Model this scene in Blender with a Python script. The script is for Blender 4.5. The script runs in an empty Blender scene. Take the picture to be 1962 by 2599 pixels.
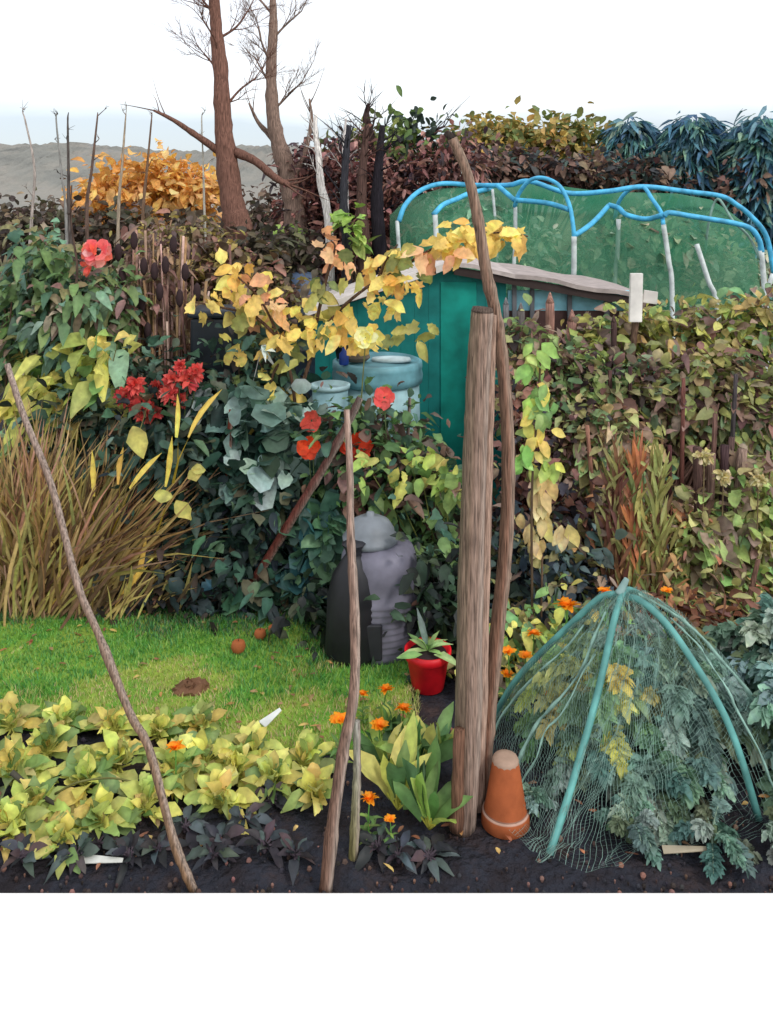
import bpy, math, random
import numpy as np
from mathutils import Vector
random.seed(7); rng = np.random.default_rng(7)
S = bpy.context.scene
COL = S.collection
# ------------------------------------------------------------------ camera, sky, sun
F, CX, HY, H = 2200.0, 981.0, 500.0, 2.6
cam = bpy.data.cameras.new('camera'); camo = bpy.data.objects.new('camera', cam); COL.objects.link(camo)
camo.location = (0, 0, H); camo.rotation_euler = (math.radians(90), 0, 0)
cam.sensor_fit = 'HORIZONTAL'; cam.sensor_width = 36; cam.lens = 36 * F / 1962
cam.shift_y = -(1299.5 - HY) / 1962; cam.clip_start = 0.05; cam.clip_end = 2000
S.camera = camo
SUN_EL, SUN_AZ = math.radians(42), math.radians(140)      # azimuth clockwise from +Y: behind the viewer, to the right
w = bpy.data.worlds.new('World'); S.world = w; w.use_nodes = True
nt = w.node_tree; nt.nodes.clear()
N = nt.nodes.new; Lk = nt.links.new
sky = N('ShaderNodeTexSky'); sky.sky_type = 'NISHITA'; sky.sun_disc = False
sky.sun_elevation = SUN_EL; sky.sun_rotation = SUN_AZ
bg1 = N('ShaderNodeBackground'); bg1.inputs[1].default_value = 0.05; Lk(sky.outputs[0], bg1.inputs[0])
tc = N('ShaderNodeTexCoord'); sep = N('ShaderNodeSeparateXYZ'); Lk(tc.outputs['Generated'], sep.inputs[0])
noi = N('ShaderNodeTexNoise'); noi.inputs['Scale'].default_value = 3.5; noi.inputs['Detail'].default_value = 5
mp = N('ShaderNodeMapping'); mp.inputs['Scale'].default_value = (1, 1, 4); Lk(tc.outputs['Generated'], mp.inputs[0]); Lk(mp.outputs[0], noi.inputs[0])
ma = N('ShaderNodeMath'); ma.operation = 'MULTIPLY_ADD'; ma.inputs[1].default_value = 0.05; Lk(noi.outputs[0], ma.inputs[0]); Lk(sep.outputs[2], ma.inputs[2])
cr = N('ShaderNodeValToRGB'); Lk(ma.outputs[0], cr.inputs[0])
cr.color_ramp.elements[0].position = 0.02; cr.color_ramp.elements[0].color = (0.45, 0.49, 0.56, 1)
cr.color_ramp.elements[1].position = 0.135; cr.color_ramp.elements[1].color = (1.0, 1.0, 1.0, 1)
e = cr.color_ramp.elements.new(0.105); e.color = (0.53, 0.57, 0.64, 1)
bg2 = N('ShaderNodeBackground'); bg2.inputs[1].default_value = 1.0; Lk(cr.outputs[0], bg2.inputs[0])
ad = N('ShaderNodeAddShader'); Lk(bg1.outputs[0], ad.inputs[0]); Lk(bg2.outputs[0], ad.inputs[1])
out = N('ShaderNodeOutputWorld'); Lk(ad.outputs[0], out.inputs[0])
sl = bpy.data.lights.new('sun', 'SUN'); sl.energy = 1.3; sl.angle = math.radians(12); sl.color = (1, 0.96, 0.9)
so = bpy.data.objects.new('sun', sl); COL.objects.link(so)
sd = Vector((math.sin(SUN_AZ) * math.cos(SUN_EL), math.cos(SUN_AZ) * math.cos(SUN_EL), math.sin(SUN_EL)))
so.rotation_euler = sd.to_track_quat('Z', 'Y').to_euler()
S.view_settings.view_transform = 'Standard'; S.view_settings.look = 'None'
S.view_settings.exposure = 0.0; S.view_settings.gamma = 1.0

# ------------------------------------------------------------------ helpers
def P(px, py, Y): return Vector(((px - CX) / F * Y, Y, H - (py - HY) / F * Y))
def G(px, py):
    Y = H * F / (py - HY); return Vector(((px - CX) / F * Y, Y, 0))
def GX(px, Y): return Vector(((px - CX) / F * Y, Y, 0))
def lin(h):
    h = h.lstrip('#'); r = []
    for i in (0, 2, 4):
        c = int(h[i:i+2], 16) / 255
        r.append(c / 12.92 if c <= .04045 else ((c + .055) / 1.055) ** 2.4)
    return r
def pal(s, gain=1.0, mute=.2):
    o = []
    for x in s.split():
        c = np.array(lin(x)) * gain; l = float(c @ [.25, .65, .1]); o.append(c * (1 - mute) + mute * l * np.array([1.12, .96, .88]))
    return o

def mat_attr(name, rough=0.55, trans=0.0, nscale=30, nam=0.25, spec=0.3, bump=0.0, stretch=None):
    m = bpy.data.materials.new(name); m.use_nodes = True; t = m.node_tree; b = t.nodes['Principled BSDF']
    a = t.nodes.new('ShaderNodeAttribute'); a.attribute_name = 'Col'
    c = t.nodes.new('ShaderNodeTexCoord')
    n = t.nodes.new('ShaderNodeTexNoise'); n.inputs['Scale'].default_value = nscale; n.inputs['Detail'].default_value = 4
    if stretch:
        mpp = t.nodes.new('ShaderNodeMapping'); mpp.inputs['Scale'].default_value = stretch
        t.links.new(c.outputs['Object'], mpp.inputs[0]); t.links.new(mpp.outputs[0], n.inputs[0])
    else: t.links.new(c.outputs['Object'], n.inputs[0])
    mr = t.nodes.new('ShaderNodeMapRange'); mr.inputs[1].default_value = .3; mr.inputs[2].default_value = .7
    mr.inputs[3].default_value = 1 - nam; mr.inputs[4].default_value = 1 + nam; t.links.new(n.outputs[0], mr.inputs[0])
    v = t.nodes.new('ShaderNodeVectorMath'); v.operation = 'SCALE'
    t.links.new(a.outputs['Color'], v.inputs[0]); t.links.new(mr.outputs[0], v.inputs['Scale'])
    t.links.new(v.outputs[0], b.inputs['Base Color']); b.inputs['Roughness'].default_value = rough
    b.inputs['Specular IOR Level'].default_value = spec
    if bump:
        bp = t.nodes.new('ShaderNodeBump'); bp.inputs['Strength'].default_value = bump; bp.inputs['Distance'].default_value = .01
        t.links.new(n.outputs[0], bp.inputs['Height']); t.links.new(bp.outputs[0], b.inputs['Normal'])
    if trans:
        tr = t.nodes.new('ShaderNodeBsdfTranslucent'); t.links.new(v.outputs[0], tr.inputs[0])
        mx = t.nodes.new('ShaderNodeMixShader'); mx.inputs[0].default_value = trans
        o = t.nodes['Material Output']; t.links.new(b.outputs[0], mx.inputs[1]); t.links.new(tr.outputs[0], mx.inputs[2]); t.links.new(mx.outputs[0], o.inputs[0])
    return m
LEAF = mat_attr('leaf', .5, .28, 25, .22, .35)
BARK = mat_attr('bark', .85, 0, 13, .6, .15, 1.0, (11, 11, .7))
STEM = mat_attr('stem', .7, 0, 20, .3, .2, .3)
PAINT = mat_attr('painted_surface', .65, 0, 5, .32, .25, .4)
PLAST = mat_attr('weathered_plastic', .5, 0, 6, .38, .4, .25)
CLAY = mat_attr('fired_clay', .8, 0, 12, .22, .2, .35)
PETAL = mat_attr('petal', .5, .35, 40, .15, .3)
METAL = mat_attr('pipe', .5, 0, 9, .35, .35, .2)

def mat_ground(name, cols, scale, rough=.95, bump=.6, dist=.03, s2=None):
    m = bpy.data.materials.new(name); m.use_nodes = True; t = m.node_tree; b = t.nodes['Principled BSDF']
    c = t.nodes.new('ShaderNodeTexCoord')
    n = t.nodes.new('ShaderNodeTexNoise'); n.inputs['Scale'].default_value = scale; n.inputs['Detail'].default_value = 7; n.inputs['Roughness'].default_value = .65
    t.links.new(c.outputs['Object'], n.inputs[0])
    r = t.nodes.new('ShaderNodeValToRGB'); t.links.new(n.outputs[0], r.inputs[0])
    els = r.color_ramp.elements
    for i, h in enumerate(cols):
        p = .3 + .4 * i / (len(cols) - 1)
        el = els[0] if i == 0 else (els[1] if i == 1 else els.new(p))
        el.position = p; el.color = (*lin(h), 1)
    n2 = t.nodes.new('ShaderNodeTexNoise'); n2.inputs['Scale'].default_value = s2 or scale * 9; n2.inputs['Detail'].default_value = 8
    t.links.new(c.outputs['Object'], n2.inputs[0])
    bp = t.nodes.new('ShaderNodeBump'); bp.inputs['Strength'].default_value = bump; bp.inputs['Distance'].default_value = dist
    t.links.new(n2.outputs[0], bp.inputs['Height']); t.links.new(bp.outputs[0], b.inputs['Normal'])
    t.links.new(r.outputs[0], b.inputs['Base Color']); b.inputs['Roughness'].default_value = rough
    b.inputs['Specular IOR Level'].default_value = .15
    return m

OFF = {}
def tag(o, label=None, cat=None, group=None, kind=None):
    if label: o['label'] = label
    if cat: o['category'] = cat
    if group: o['group'] = group
    if kind: o['kind'] = kind
    return o
def thing(name, label, cat, loc, group=None):
    o = bpy.data.objects.new(name, None); COL.objects.link(o); o.empty_display_size = .1
    o.location = loc; OFF[o.name] = Vector(loc)
    return tag(o, label, cat, group)
def link(name, me, mat, parent=None, loc=None):
    off = OFF[parent.name] if parent else (Vector(loc) if loc is not None else Vector((0, 0, 0)))
    n = len(me.vertices); co = np.empty(n * 3); me.vertices.foreach_get('co', co)
    co = co.reshape(-1, 3) - np.array(off); me.vertices.foreach_set('co', co.ravel())
    me.materials.append(mat); me.update()
    o = bpy.data.objects.new(name, me); COL.objects.link(o)
    if parent: o.parent = parent
    else: o.location = off
    OFF[o.name] = off
    return o

def catmull(pts, per=6):
    p = [Vector(q) for q in pts]
    if len(p) < 3: return [p[0].lerp(p[-1], i / per) for i in range(per + 1)]
    q = [p[0] * 2 - p[1]] + p + [p[-1] * 2 - p[-2]]; r = []
    for i in range(1, len(q) - 2):
        for k in range(per):
            t = k / per; a, b, c, d = q[i-1], q[i], q[i+1], q[i+2]
            r.append(.5 * ((2*b) + (c - a)*t + (2*a - 5*b + 4*c - d)*t*t + (3*b - a - 3*c + d)*t**3))
    r.append(p[-1]); return r
class MB:
    def __init__(s): s.v = []; s.f = []; s.c = []; s.smooth = True
    def add(s, vs, fs, c):
        b = len(s.v); s.v += [tuple(x) for x in vs]; s.f += [tuple(i + b for i in f) for f in fs]
        s.c += [tuple(c)] * len(vs) if not isinstance(c[0], (list, tuple, np.ndarray)) else [tuple(x) for x in c]
    def tube(s, pts, r0, r1, c0, c1=None, n=8, per=5, wob=0.0, knots=0, side=None):
        P_ = catmull(pts, per); m = len(P_); c1 = c0 if c1 is None else c1
        vs, cs, fs = [], [], []; ref = Vector((.3, .9, .1)).normalized(); kn = [rng.random() for _ in range(knots)]
        for i, p in enumerate(P_):
            t = i / (m - 1); d = (P_[min(i+1, m-1)] - P_[max(i-1, 0)]).normalized()
            a = d.cross(ref)
            if a.length < .05: a = d.cross(Vector((1, 0, 0)))
            a.normalize(); b = d.cross(a)
            r = r0 + (r1 - r0) * t
            for k in kn: r *= 1 + .16 * math.exp(-((t - k) / .012) ** 2)
            jit = 1 + wob * (rng.random() - .5)
            for k in range(n):
                an = 2 * math.pi * k / n; rr = r * jit * (1 + wob * (rng.random() - .5))
                vs.append(p + (a * math.cos(an) + b * math.sin(an)) * rr)
                cc = np.array(c0) * (1 - t) + np.array(c1) * t
                if side is not None:  # light from the right put into vertex colour: right side paler, left darker
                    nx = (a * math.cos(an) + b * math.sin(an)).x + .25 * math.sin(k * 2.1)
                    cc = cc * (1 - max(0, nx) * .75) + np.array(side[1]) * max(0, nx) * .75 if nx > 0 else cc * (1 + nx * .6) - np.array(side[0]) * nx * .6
                cs.append(tuple(cc))
        for i in range(m - 1):
            for k in range(n):
                fs.append((i*n+k, i*n+(k+1) % n, (i+1)*n+(k+1) % n, (i+1)*n+k))
        fs.append(tuple(range(n))[::-1]); fs.append(tuple((m-1)*n + k for k in range(n)))
        s.add(vs, fs, cs)
    def box(s, x0, x1, y0, y1, z0, z1, c):
        v = [(x, y, z) for z in (z0, z1) for y in (y0, y1) for x in (x0, x1)]
        s.add(v, [(0, 2, 3, 1), (4, 5, 7, 6), (0, 1, 5, 4), (2, 6, 7, 3), (0, 4, 6, 2), (1, 3, 7, 5)], c)
    def lathe(s, cx, cy, prof, c, n=40, ecc=1.0, cap=True):
        vs, fs, cs = [], [], []; m = len(prof)
        for i, q in enumerate(prof):
            r, z = q[0], q[1]; cc = q[2] if len(q) > 2 else c
            for k in range(n):
                an = 2 * math.pi * k / n; vs.append((cx + r * math.cos(an), cy + r * ecc * math.sin(an), z)); cs.append(tuple(cc))
        for i in range(m - 1):
            for k in range(n): fs.append((i*n+k, i*n+(k+1) % n, (i+1)*n+(k+1) % n, (i+1)*n+k))
        if cap: fs.append(tuple(range(n))[::-1]); fs.append(tuple((m-1)*n + k for k in range(n)))
        s.add(vs, fs, cs)
    def build(s, name, mat, parent=None, loc=None, smooth=True, bevel=0):
        me = bpy.data.meshes.new(name); me.from_pydata(s.v, [], s.f)
        at = me.color_attributes.new('Col', 'FLOAT_COLOR', 'POINT')
        a = np.ones((len(s.v), 4)); a[:, :3] = np.array(s.c)[:, :3]; at.data.foreach_set('color', a.ravel())
        me.polygons.foreach_set('use_smooth', [smooth] * len(s.f))
        o = link(name, me, mat, parent, loc)
        if bevel:
            b = o.modifiers.new('bevel', 'BEVEL'); b.width = bevel; b.segments = 2; b.limit_method = 'ANGLE'
        return o
# ---- leaves: templates in (u along, v across, z up)
def tpl_blade(prof, fold=.18):
    us = [p[0] for p in prof]; vs = []; fs = []
    for u, wd in prof: vs += [(u, -wd / 2, fold * wd), (u, 0, 0), (u, wd / 2, fold * wd)]
    for i in range(len(prof) - 1):
        a = i * 3; fs += [(a, a+1, a+4, a+3), (a+1, a+2, a+5, a+4)]
    return np.array(vs, float), fs
def tpl_poly(rad, cup=.12):
    n = len(rad); vs = [(.5, 0, 0)]
    for i, r in enumerate(rad):
        an = math.pi + 2 * math.pi * i / n; vs.append((.5 + r * math.cos(an), r * math.sin(an), cup * r * (1 if i % 2 else .4)))
    return np.array(vs, float), [(0, 1 + i, 1 + (i + 1) % n) for i in range(n)]
T = {
 'ovate': tpl_blade([(0, .03), (.12, .5), (.35, .95), (.62, .85), (.85, .45), (1, .02)]),
 'lance': tpl_blade([(0, .1), (.3, .9), (.6, .8), (1, .02)]),
 'strap': tpl_blade([(0, .45), (.25, .8), (.5, 1), (.75, .8), (1, .05)]),
 'blade': (np.array([(0, -.5, 0), (0, .5, 0), (.5, .35, 0), (.5, -.35, 0), (1, 0, 0)], float), [(0, 1, 2, 3), (3, 2, 4)]),
 'round': tpl_poly([.40, .47, .5, .52, .5, .52, .5, .47], .25),
 'lobed': tpl_poly([.2, .42, .40, .50, .38, .50, .41, .56, .41, .50, .38, .50, .40, .42], .3),
 'crinkle': tpl_blade([(0, .06), (.1, .3), (.2, .75), (.32, .7), (.45, 1.0), (.58, .86), (.7, .95), (.84, .6), (.93, .42), (1, .05)], .3),
}
class Leaves:
    def __init__(s): s.q = []
    def add(s, shape, pos, d, nrm, L, W, col, droop=.25):
        s.q.append((shape, tuple(pos), tuple(d), tuple(nrm), L, W, tuple(col), droop))
    def build(s, name, mat, parent=None, loc=None):
        V, Fc, C = [], [], []; base = 0
        by = {}
        for q in s.q: by.setdefault(q[0], []).append(q)
        for sh, qs in by.items():
            tv, tf = T[sh]; n = len(qs); k = len(tv)
            pos = np.array([q[1] for q in qs]); d = np.array([q[2] for q in qs]); nr = np.array([q[3] for q in qs])
            L = np.array([q[4] for q in qs])[:, None, None]; W = np.array([q[5] for q in qs])[:, None, None]
            col = np.array([q[6] for q in qs]); dr = np.array([q[7] for q in qs])[:, None, None]
            d = d / (np.linalg.norm(d, axis=1, keepdims=True) + 1e-9)
            sd_ = np.cross(nr, d); sd_ /= (np.linalg.norm(sd_, axis=1, keepdims=True) + 1e-9)
            up = np.cross(d, sd_)
            u = tv[None, :, 0:1]; v = tv[None, :, 1:2]; z = tv[None, :, 2:3]
            jit = 1 + .12 * (rng.random((n, k, 1)) - .5)
            co = pos[:, None] + d[:, None] * u * L + sd_[:, None] * v * W * jit + up[:, None] * z * W
            co[:, :, 2:3] -= dr * L * u * u
            co += sd_[:, None] * (rng.normal(size=(n, 1, 1)) * .16) * L * u * u + up[:, None] * (rng.normal(size=(n, 1, 1)) * .12) * L * u * u
            if k > 5: co += rng.normal(size=co.shape) * W * .035
            V.append(co.reshape(-1, 3)); cc = np.repeat(col[:, None], k, axis=1) * (1 + .22 * (rng.random((n, k, 1)) - .5)) * (1 + .10 * (rng.random((n, k, 3)) - .5)) * (1 + (u - .5) * rng.normal(size=(n, 1, 1)) * .3)
            if sh in ('ovate', 'lance', 'strap', 'crinkle'): cc[:, 1::3] *= 1.22
            if sh in ('ovate', 'crinkle'): cc *= 1 + .25 * (rng.random((n, k, 1)) ** 3)
            C.append(np.clip(cc, 0.004, 1).reshape(-1, 3))
            tfa = tf
            for i in range(n):
                b = base + i * k
                Fc += [tuple(x + b for x in f) for f in tfa]
            base += n * k
        V = np.vstack(V); C = np.vstack(C)
        me = bpy.data.meshes.new(name); me.from_pydata(V.tolist(), [], Fc)
        at = me.color_attributes.new('Col', 'FLOAT_COLOR', 'POINT')
        a = np.ones((len(V), 4)); a[:, :3] = C; at.data.foreach_set('color', a.ravel())
        me.polygons.foreach_set('use_smooth', [True] * len(Fc))
        return link(name, me, mat, parent, loc)
def pick(p, jit=.14):
    c = p[int(rng.integers(len(p)))]; return np.clip(c * (1 + jit * (rng.random(3) - .5) + jit * (rng.random() - .5)), 0, 1)
def rdir(): v = rng.normal(size=3); return v / np.linalg.norm(v)

def crown(lv, blobs, n, size, P_, shape='ovate', asp=.6, droop=.25, clump=14, cl_r=.12, up=.35, sj=.5, face=.0):
    """blobs: (px, py, rx, ry, Y, depth) ellipsoids; leaves in clumps of one hue"""
    wts = np.array([b[2] * b[3] for b in blobs], float); wts /= wts.sum(); tips = []
    nc = max(1, n // clump)
    for _ in range(nc):
        b = blobs[int(rng.choice(len(blobs), p=wts))]; k = b[4] / F
        c = np.array(P(b[0], b[1], b[4])); v = rdir() * rng.random() ** .38
        cc = c + v * np.array([b[2] * k, b[5], b[3] * k])
        if cc[2] < .03: cc[2] = .03 + rng.random() * .1
        base = pick(P_, .2); tips.append((cc, c))
        for _ in range(clump):
            p = cc + rng.normal(size=3) * cl_r
            if p[2] < .02: p[2] = .02 + rng.random() * .08
            d = v * .8 + rdir() * .8 + np.array([0, -.25, -.1]); nr = np.array([0, -face, up + .5]) + v * .5 + rdir() * .6
            col = base * (1 + .3 * (rng.random() - .5)) if rng.random() < .7 else pick(P_)
            L = size * (1 + sj * (rng.random() - .5) * 2)
            sh_ = shape if rng.random() < .6 else ('ovate', 'crinkle', 'lance', 'round')[int(rng.integers(4))]
            lv.add(sh_, p, d, nr, L, L * asp * (.8 + .4 * rng.random()), np.clip(col, 0, 1), droop)
    return tips
def shrub(name, label, cat, blobs, n, size, P_, stemc='#5a4638', nst=9, sr=.009, basepx=None, group=None, shape='ovate', asp=.6,
          droop=.25, clump=14, cl_r=.12, up=.35, foliage='foliage', extra=None, stempart='stem', face=0.):
    b0 = blobs[0]; base = GX(basepx if basepx else b0[0], b0[4])
    t = thing(name, label, cat, base, group)
    lv = Leaves(); tips = crown(lv, blobs, n, size, P_, shape, asp, droop, clump, cl_r, up, face=face)
    if extra: extra(lv, t)
    lv.build(foliage, LEAF, t)
    st = MB(); c = lin(stemc); idx = rng.choice(len(tips), min(len(tips), nst), replace=False)
    for i in idx:
        cc, ce = tips[int(i)]; b = np.array(base) + np.array([rng.normal() * .06, rng.normal() * .05, 0])
        mid = b * .5 + cc * .5 + np.array([rng.normal() * .05, rng.normal() * .04, .05])
        st.tube([b, mid, cc], sr, sr * .35, np.array(c) * (.75 + .5 * rng.random()), n=5, per=4)
    st.build(stempart, STEM, t)
    return t

# ------------------------------------------------------------------ palettes
p_left = pal('#5a7c44 #6c8c48 #4a7048 #66907a #406650 #7c7a4a #92806a #557a44 #8a6a60', 1.15)
p_right = pal('#8c9a4c #7a8c46 #a0a848 #688050 #aab058 #7c6c58 #5a8c58 #8a9a50', 1.1)
p_dark = pal('#2f4e42 #26403a #3c6850 #486a4a #2a363a #5a5640', 1.3)
p_teal = pal('#769a8e #62867a #8cac9c #50746a #98b09c #688c6c #82968a #5c6c50', 1.0, .1)
p_yel = pal('#f0c830 #f6d050 #e4aa22 #f0ac58 #d6bc38 #b8ae34', 1.25)
p_gold = pal('#dca424 #d49630 #e6b45c #c8922e #e8ae3c', 1.15)
p_lime = pal('#b8c048 #c8ca52 #9ab044 #d6d05a #7c9c42 #8cae4a', 1.1)
p_blue = pal('#3a4248 #48545a #2c3034 #526466 #38343a #4a5a50 #5a4a4c', .9)
p_mar = pal('#744844 #80524e #503a3a #986860 #40343a #b07c70', 1.25)
p_con = pal('#386a80 #2e5c74 #447c8c #345e66 #4c8078 #6a8c7c', 1.5)
p_och = pal('#988838 #b0983e #768240 #687836 #c09834', 1.1)
p_brn = pal('#9a7a58 #b08a58 #7c5c4c #8a6a60 #6a4a40', 1.1)

# ------------------------------------------------------------------ ground, path, lawn, hills
def sheet(name, x0, x1, y0, y1, nx, ny, zf, mat):
    xs = np.linspace(x0, x1, nx); ys = np.linspace(y0, y1, ny)
    v = [(x, y, zf(x, y)) for y in ys for x in xs]
    f = [(j*nx+i, j*nx+i+1, (j+1)*nx+i+1, (j+1)*nx+i) for j in range(ny-1) for i in range(nx-1)]
    me = bpy.data.meshes.new(name); me.from_pydata(v, [], f); me.polygons.foreach_set('use_smooth', [True] * len(f))
    o = link(name, me, mat); o['kind'] = 'structure'; return o
soilm = mat_ground('soil', ['#242226', '#302c30', '#33353e', '#3e3638', '#5c4a46'], 3.2, bump=1, dist=.05)
fieldm = mat_ground('field', ['#4a4a30', '#5c5a38', '#6a5a44', '#50583a'], .5)
def zf(x, y): return -.012 + .012 * math.sin(x * 7.1 + y * 3) * math.sin(y * 9) 
sheet('ground', -400, 400, -50, 700, 2, 2, lambda x, y: -.06, fieldm)
def zb(x, y):
    e = min(1, max(0, (y - 3.22) * 8))
    return -.05 + e * (.035 + .014 * math.sin(x * 13 + 2 * math.sin(y * 5)) * math.sin(y * 17 + x * 3) + .006 * rng.random())
sheet('soil', -6, 6, 3.2, 14, 260, 260, zb, soilm)
# pale paving along the near edge of the bed
PATHM = mat_ground('pale_concrete', ['#eceae6', '#f2f1ee', '#f6f5f3'], 2.5, .9, .25, .006, 60)
pv = MB(); y = -1.2
pv.box(-7, 7, -1.5, 3.235, -.055, .004, (.8, .8, .8))
o = pv.build('path', PATHM, smooth=False, bevel=.004); o['kind'] = 'structure'
# far ridge, haze of distance put into its grey colours
hm = mat_ground('hazed_woodland', ['#767672', '#85857f', '#928e86', '#7e8286'], .05, bump=.4, dist=2)
def zh(x, y):
    t = (y - 150) / 110; r = 16.8 + 1.1 * math.sin(x * .045 + 1) + .7 * math.sin(x * .13) + .4 * math.sin(x * .41)
    return -.06 + (r if t > 1 else r * math.sin(t * math.pi / 2)) + (1.3 * rng.random() ** 2 if t > .2 else 0)
sheet('hill', -260, 260, 150, 290, 700, 24, zh, hm)
# lawn
LX0, LX1, LY0, LY1 = -3.2, .32, 4.02, 5.42
lawnm = mat_ground('lawn', ['#3f6e2c', '#5a9436', '#7aa03e', '#94a848', '#6f9a3e'], 2.4, bump=.6, dist=.01)
def lawn_edge(x): return 4.14 + .10 * math.sin(x * 3.1) + .05 * math.sin(x * 9) 
def right_edge(y): return -.02 + .16 * math.sin((y - 4) * 2.0)
xs = np.linspace(LX0, 1, 60); v = []; f = []
for i, s_ in enumerate(np.linspace(0, 1, 50)):
    for j, t_ in enumerate(np.linspace(0, 1, 24)):
        yy = 0
        x = LX0 + s_ * (right_edge(4.6) - LX0); e0 = lawn_edge(x); y = e0 + t_ * (LY1 + .04 * math.sin(x * 5) - e0)
        v.append((x, y, .004 + .01 * min(1, t_ * 6, (1 - t_) * 6)))
for i in range(49):
    for j in range(23): a = i * 24 + j; f.append((a, a + 24, a + 25, a + 1))
me = bpy.data.meshes.new('lawn'); me.from_pydata(v, [], f); lo = link('lawn', me, lawnm); lo['kind'] = 'structure'
gl = Leaves(); pg1 = pal('#5a9838 #6c9a40 #4a8838 #80a448 #3f7c40', 1.45, .08); pg2 = pal('#90a044 #a4a854 #a0a060 #b8a078 #7c9840', 1.4, .08); pg3 = pal('#3a7440 #386c44 #4a8a3c #807c50', 1.3, .08)
for _ in range(42000):
    x = LX0 + rng.random() * (right_edge(4.6) + .04 - LX0); e0 = lawn_edge(x); t_ = rng.random() ** .9; y = e0 + t_ * (LY1 + .03 - e0)
    m_ = .5 + .28 * math.sin(x * 2.3 + y * 3) + .25 * math.sin(x * 5.1 - y * 4.7 + 1) + .16 * math.sin(x * 11 + 3 * math.sin(y * 6)) + .3 * (rng.random() - .5)
    q = t_ + .55 * (m_ - .5)
    p_ = pg2 if q < .32 else (pg3 if q > .82 else pg1)
    if p_ is pg1 and m_ > .95: p_ = pg2
    a = rng.random() * 6.28; L = (.02 + .035 * rng.random()) * (.7 + .6 * m_)
    gl.add('blade', (x, y, .008), (math.cos(a) * .5, math.sin(a) * .5, 1), (math.cos(a), math.sin(a), .2), L, .006, pick(p_), .15)
tag(gl.build('grass', LEAF), 'short mown green lawn grass running across the plot behind the vegetables', 'grass', kind='stuff')

# low weeds and leaf litter under the shrubs (uncountable)
gc = Leaves(); pgc = pal('#3c4a30 #5a5a38 #4a3a30 #6a5a3c #2c3c30 #7a5a48 #4f6a3c', 1.0)
for _ in range(9000):
    x = -3.2 + 6.6 * rng.random(); y = 5.42 + 3.4 * rng.random() ** 1.2
    if x > .35: y = 4.5 + 4.2 * rng.random()
    gc.add('ovate', (x, y, .01 + .1 * rng.random()), rdir() * [1, 1, .5], (0, -.3, 1), .05 + .04 * rng.random(), .035, pick(pgc), .2)
pll = pal('#b08038 #a0603c #8a5a40 #c0a048 #94744c', 1.2)
for _ in range(260):
    y = 3.3 + 2.1 * rng.random(); x = -2.2 + 4 * rng.random(); gc.add('ovate', (x, y, .03), rdir() * [1, 1, .15], rdir() * .3 + [0, 0, 1], .025 + .035 * rng.random(), .02, pick(pll), .1)
tag(gc.build('undergrowth', LEAF), 'low weeds and fallen leaves scattered beneath the shrubs and over the beds', 'undergrowth', kind='stuff')
# crumbs of soil
cl = MB()
for _ in range(900):
    x = -2 + 4.2 * rng.random(); y = 3.245 + 1.1 * rng.random() ** 1.5; r = .004 + .009 * rng.random() ** 3
    c = pick(pal('#2e2727 #453735 #3a3a42 #5a443e #8a6256'), .2)
    cl.lathe(x, y, [(r * .5, -.02), (r, r * .2 - .01), (r * .7, r * .9 - .01), (r * .2, r * 1.2 - .01)], c, n=5)
tag(cl.build('soil_crumbs', CLAY, smooth=False), 'small crumbs and clods scattered over the dark dug soil', 'soil', kind='stuff')

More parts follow.
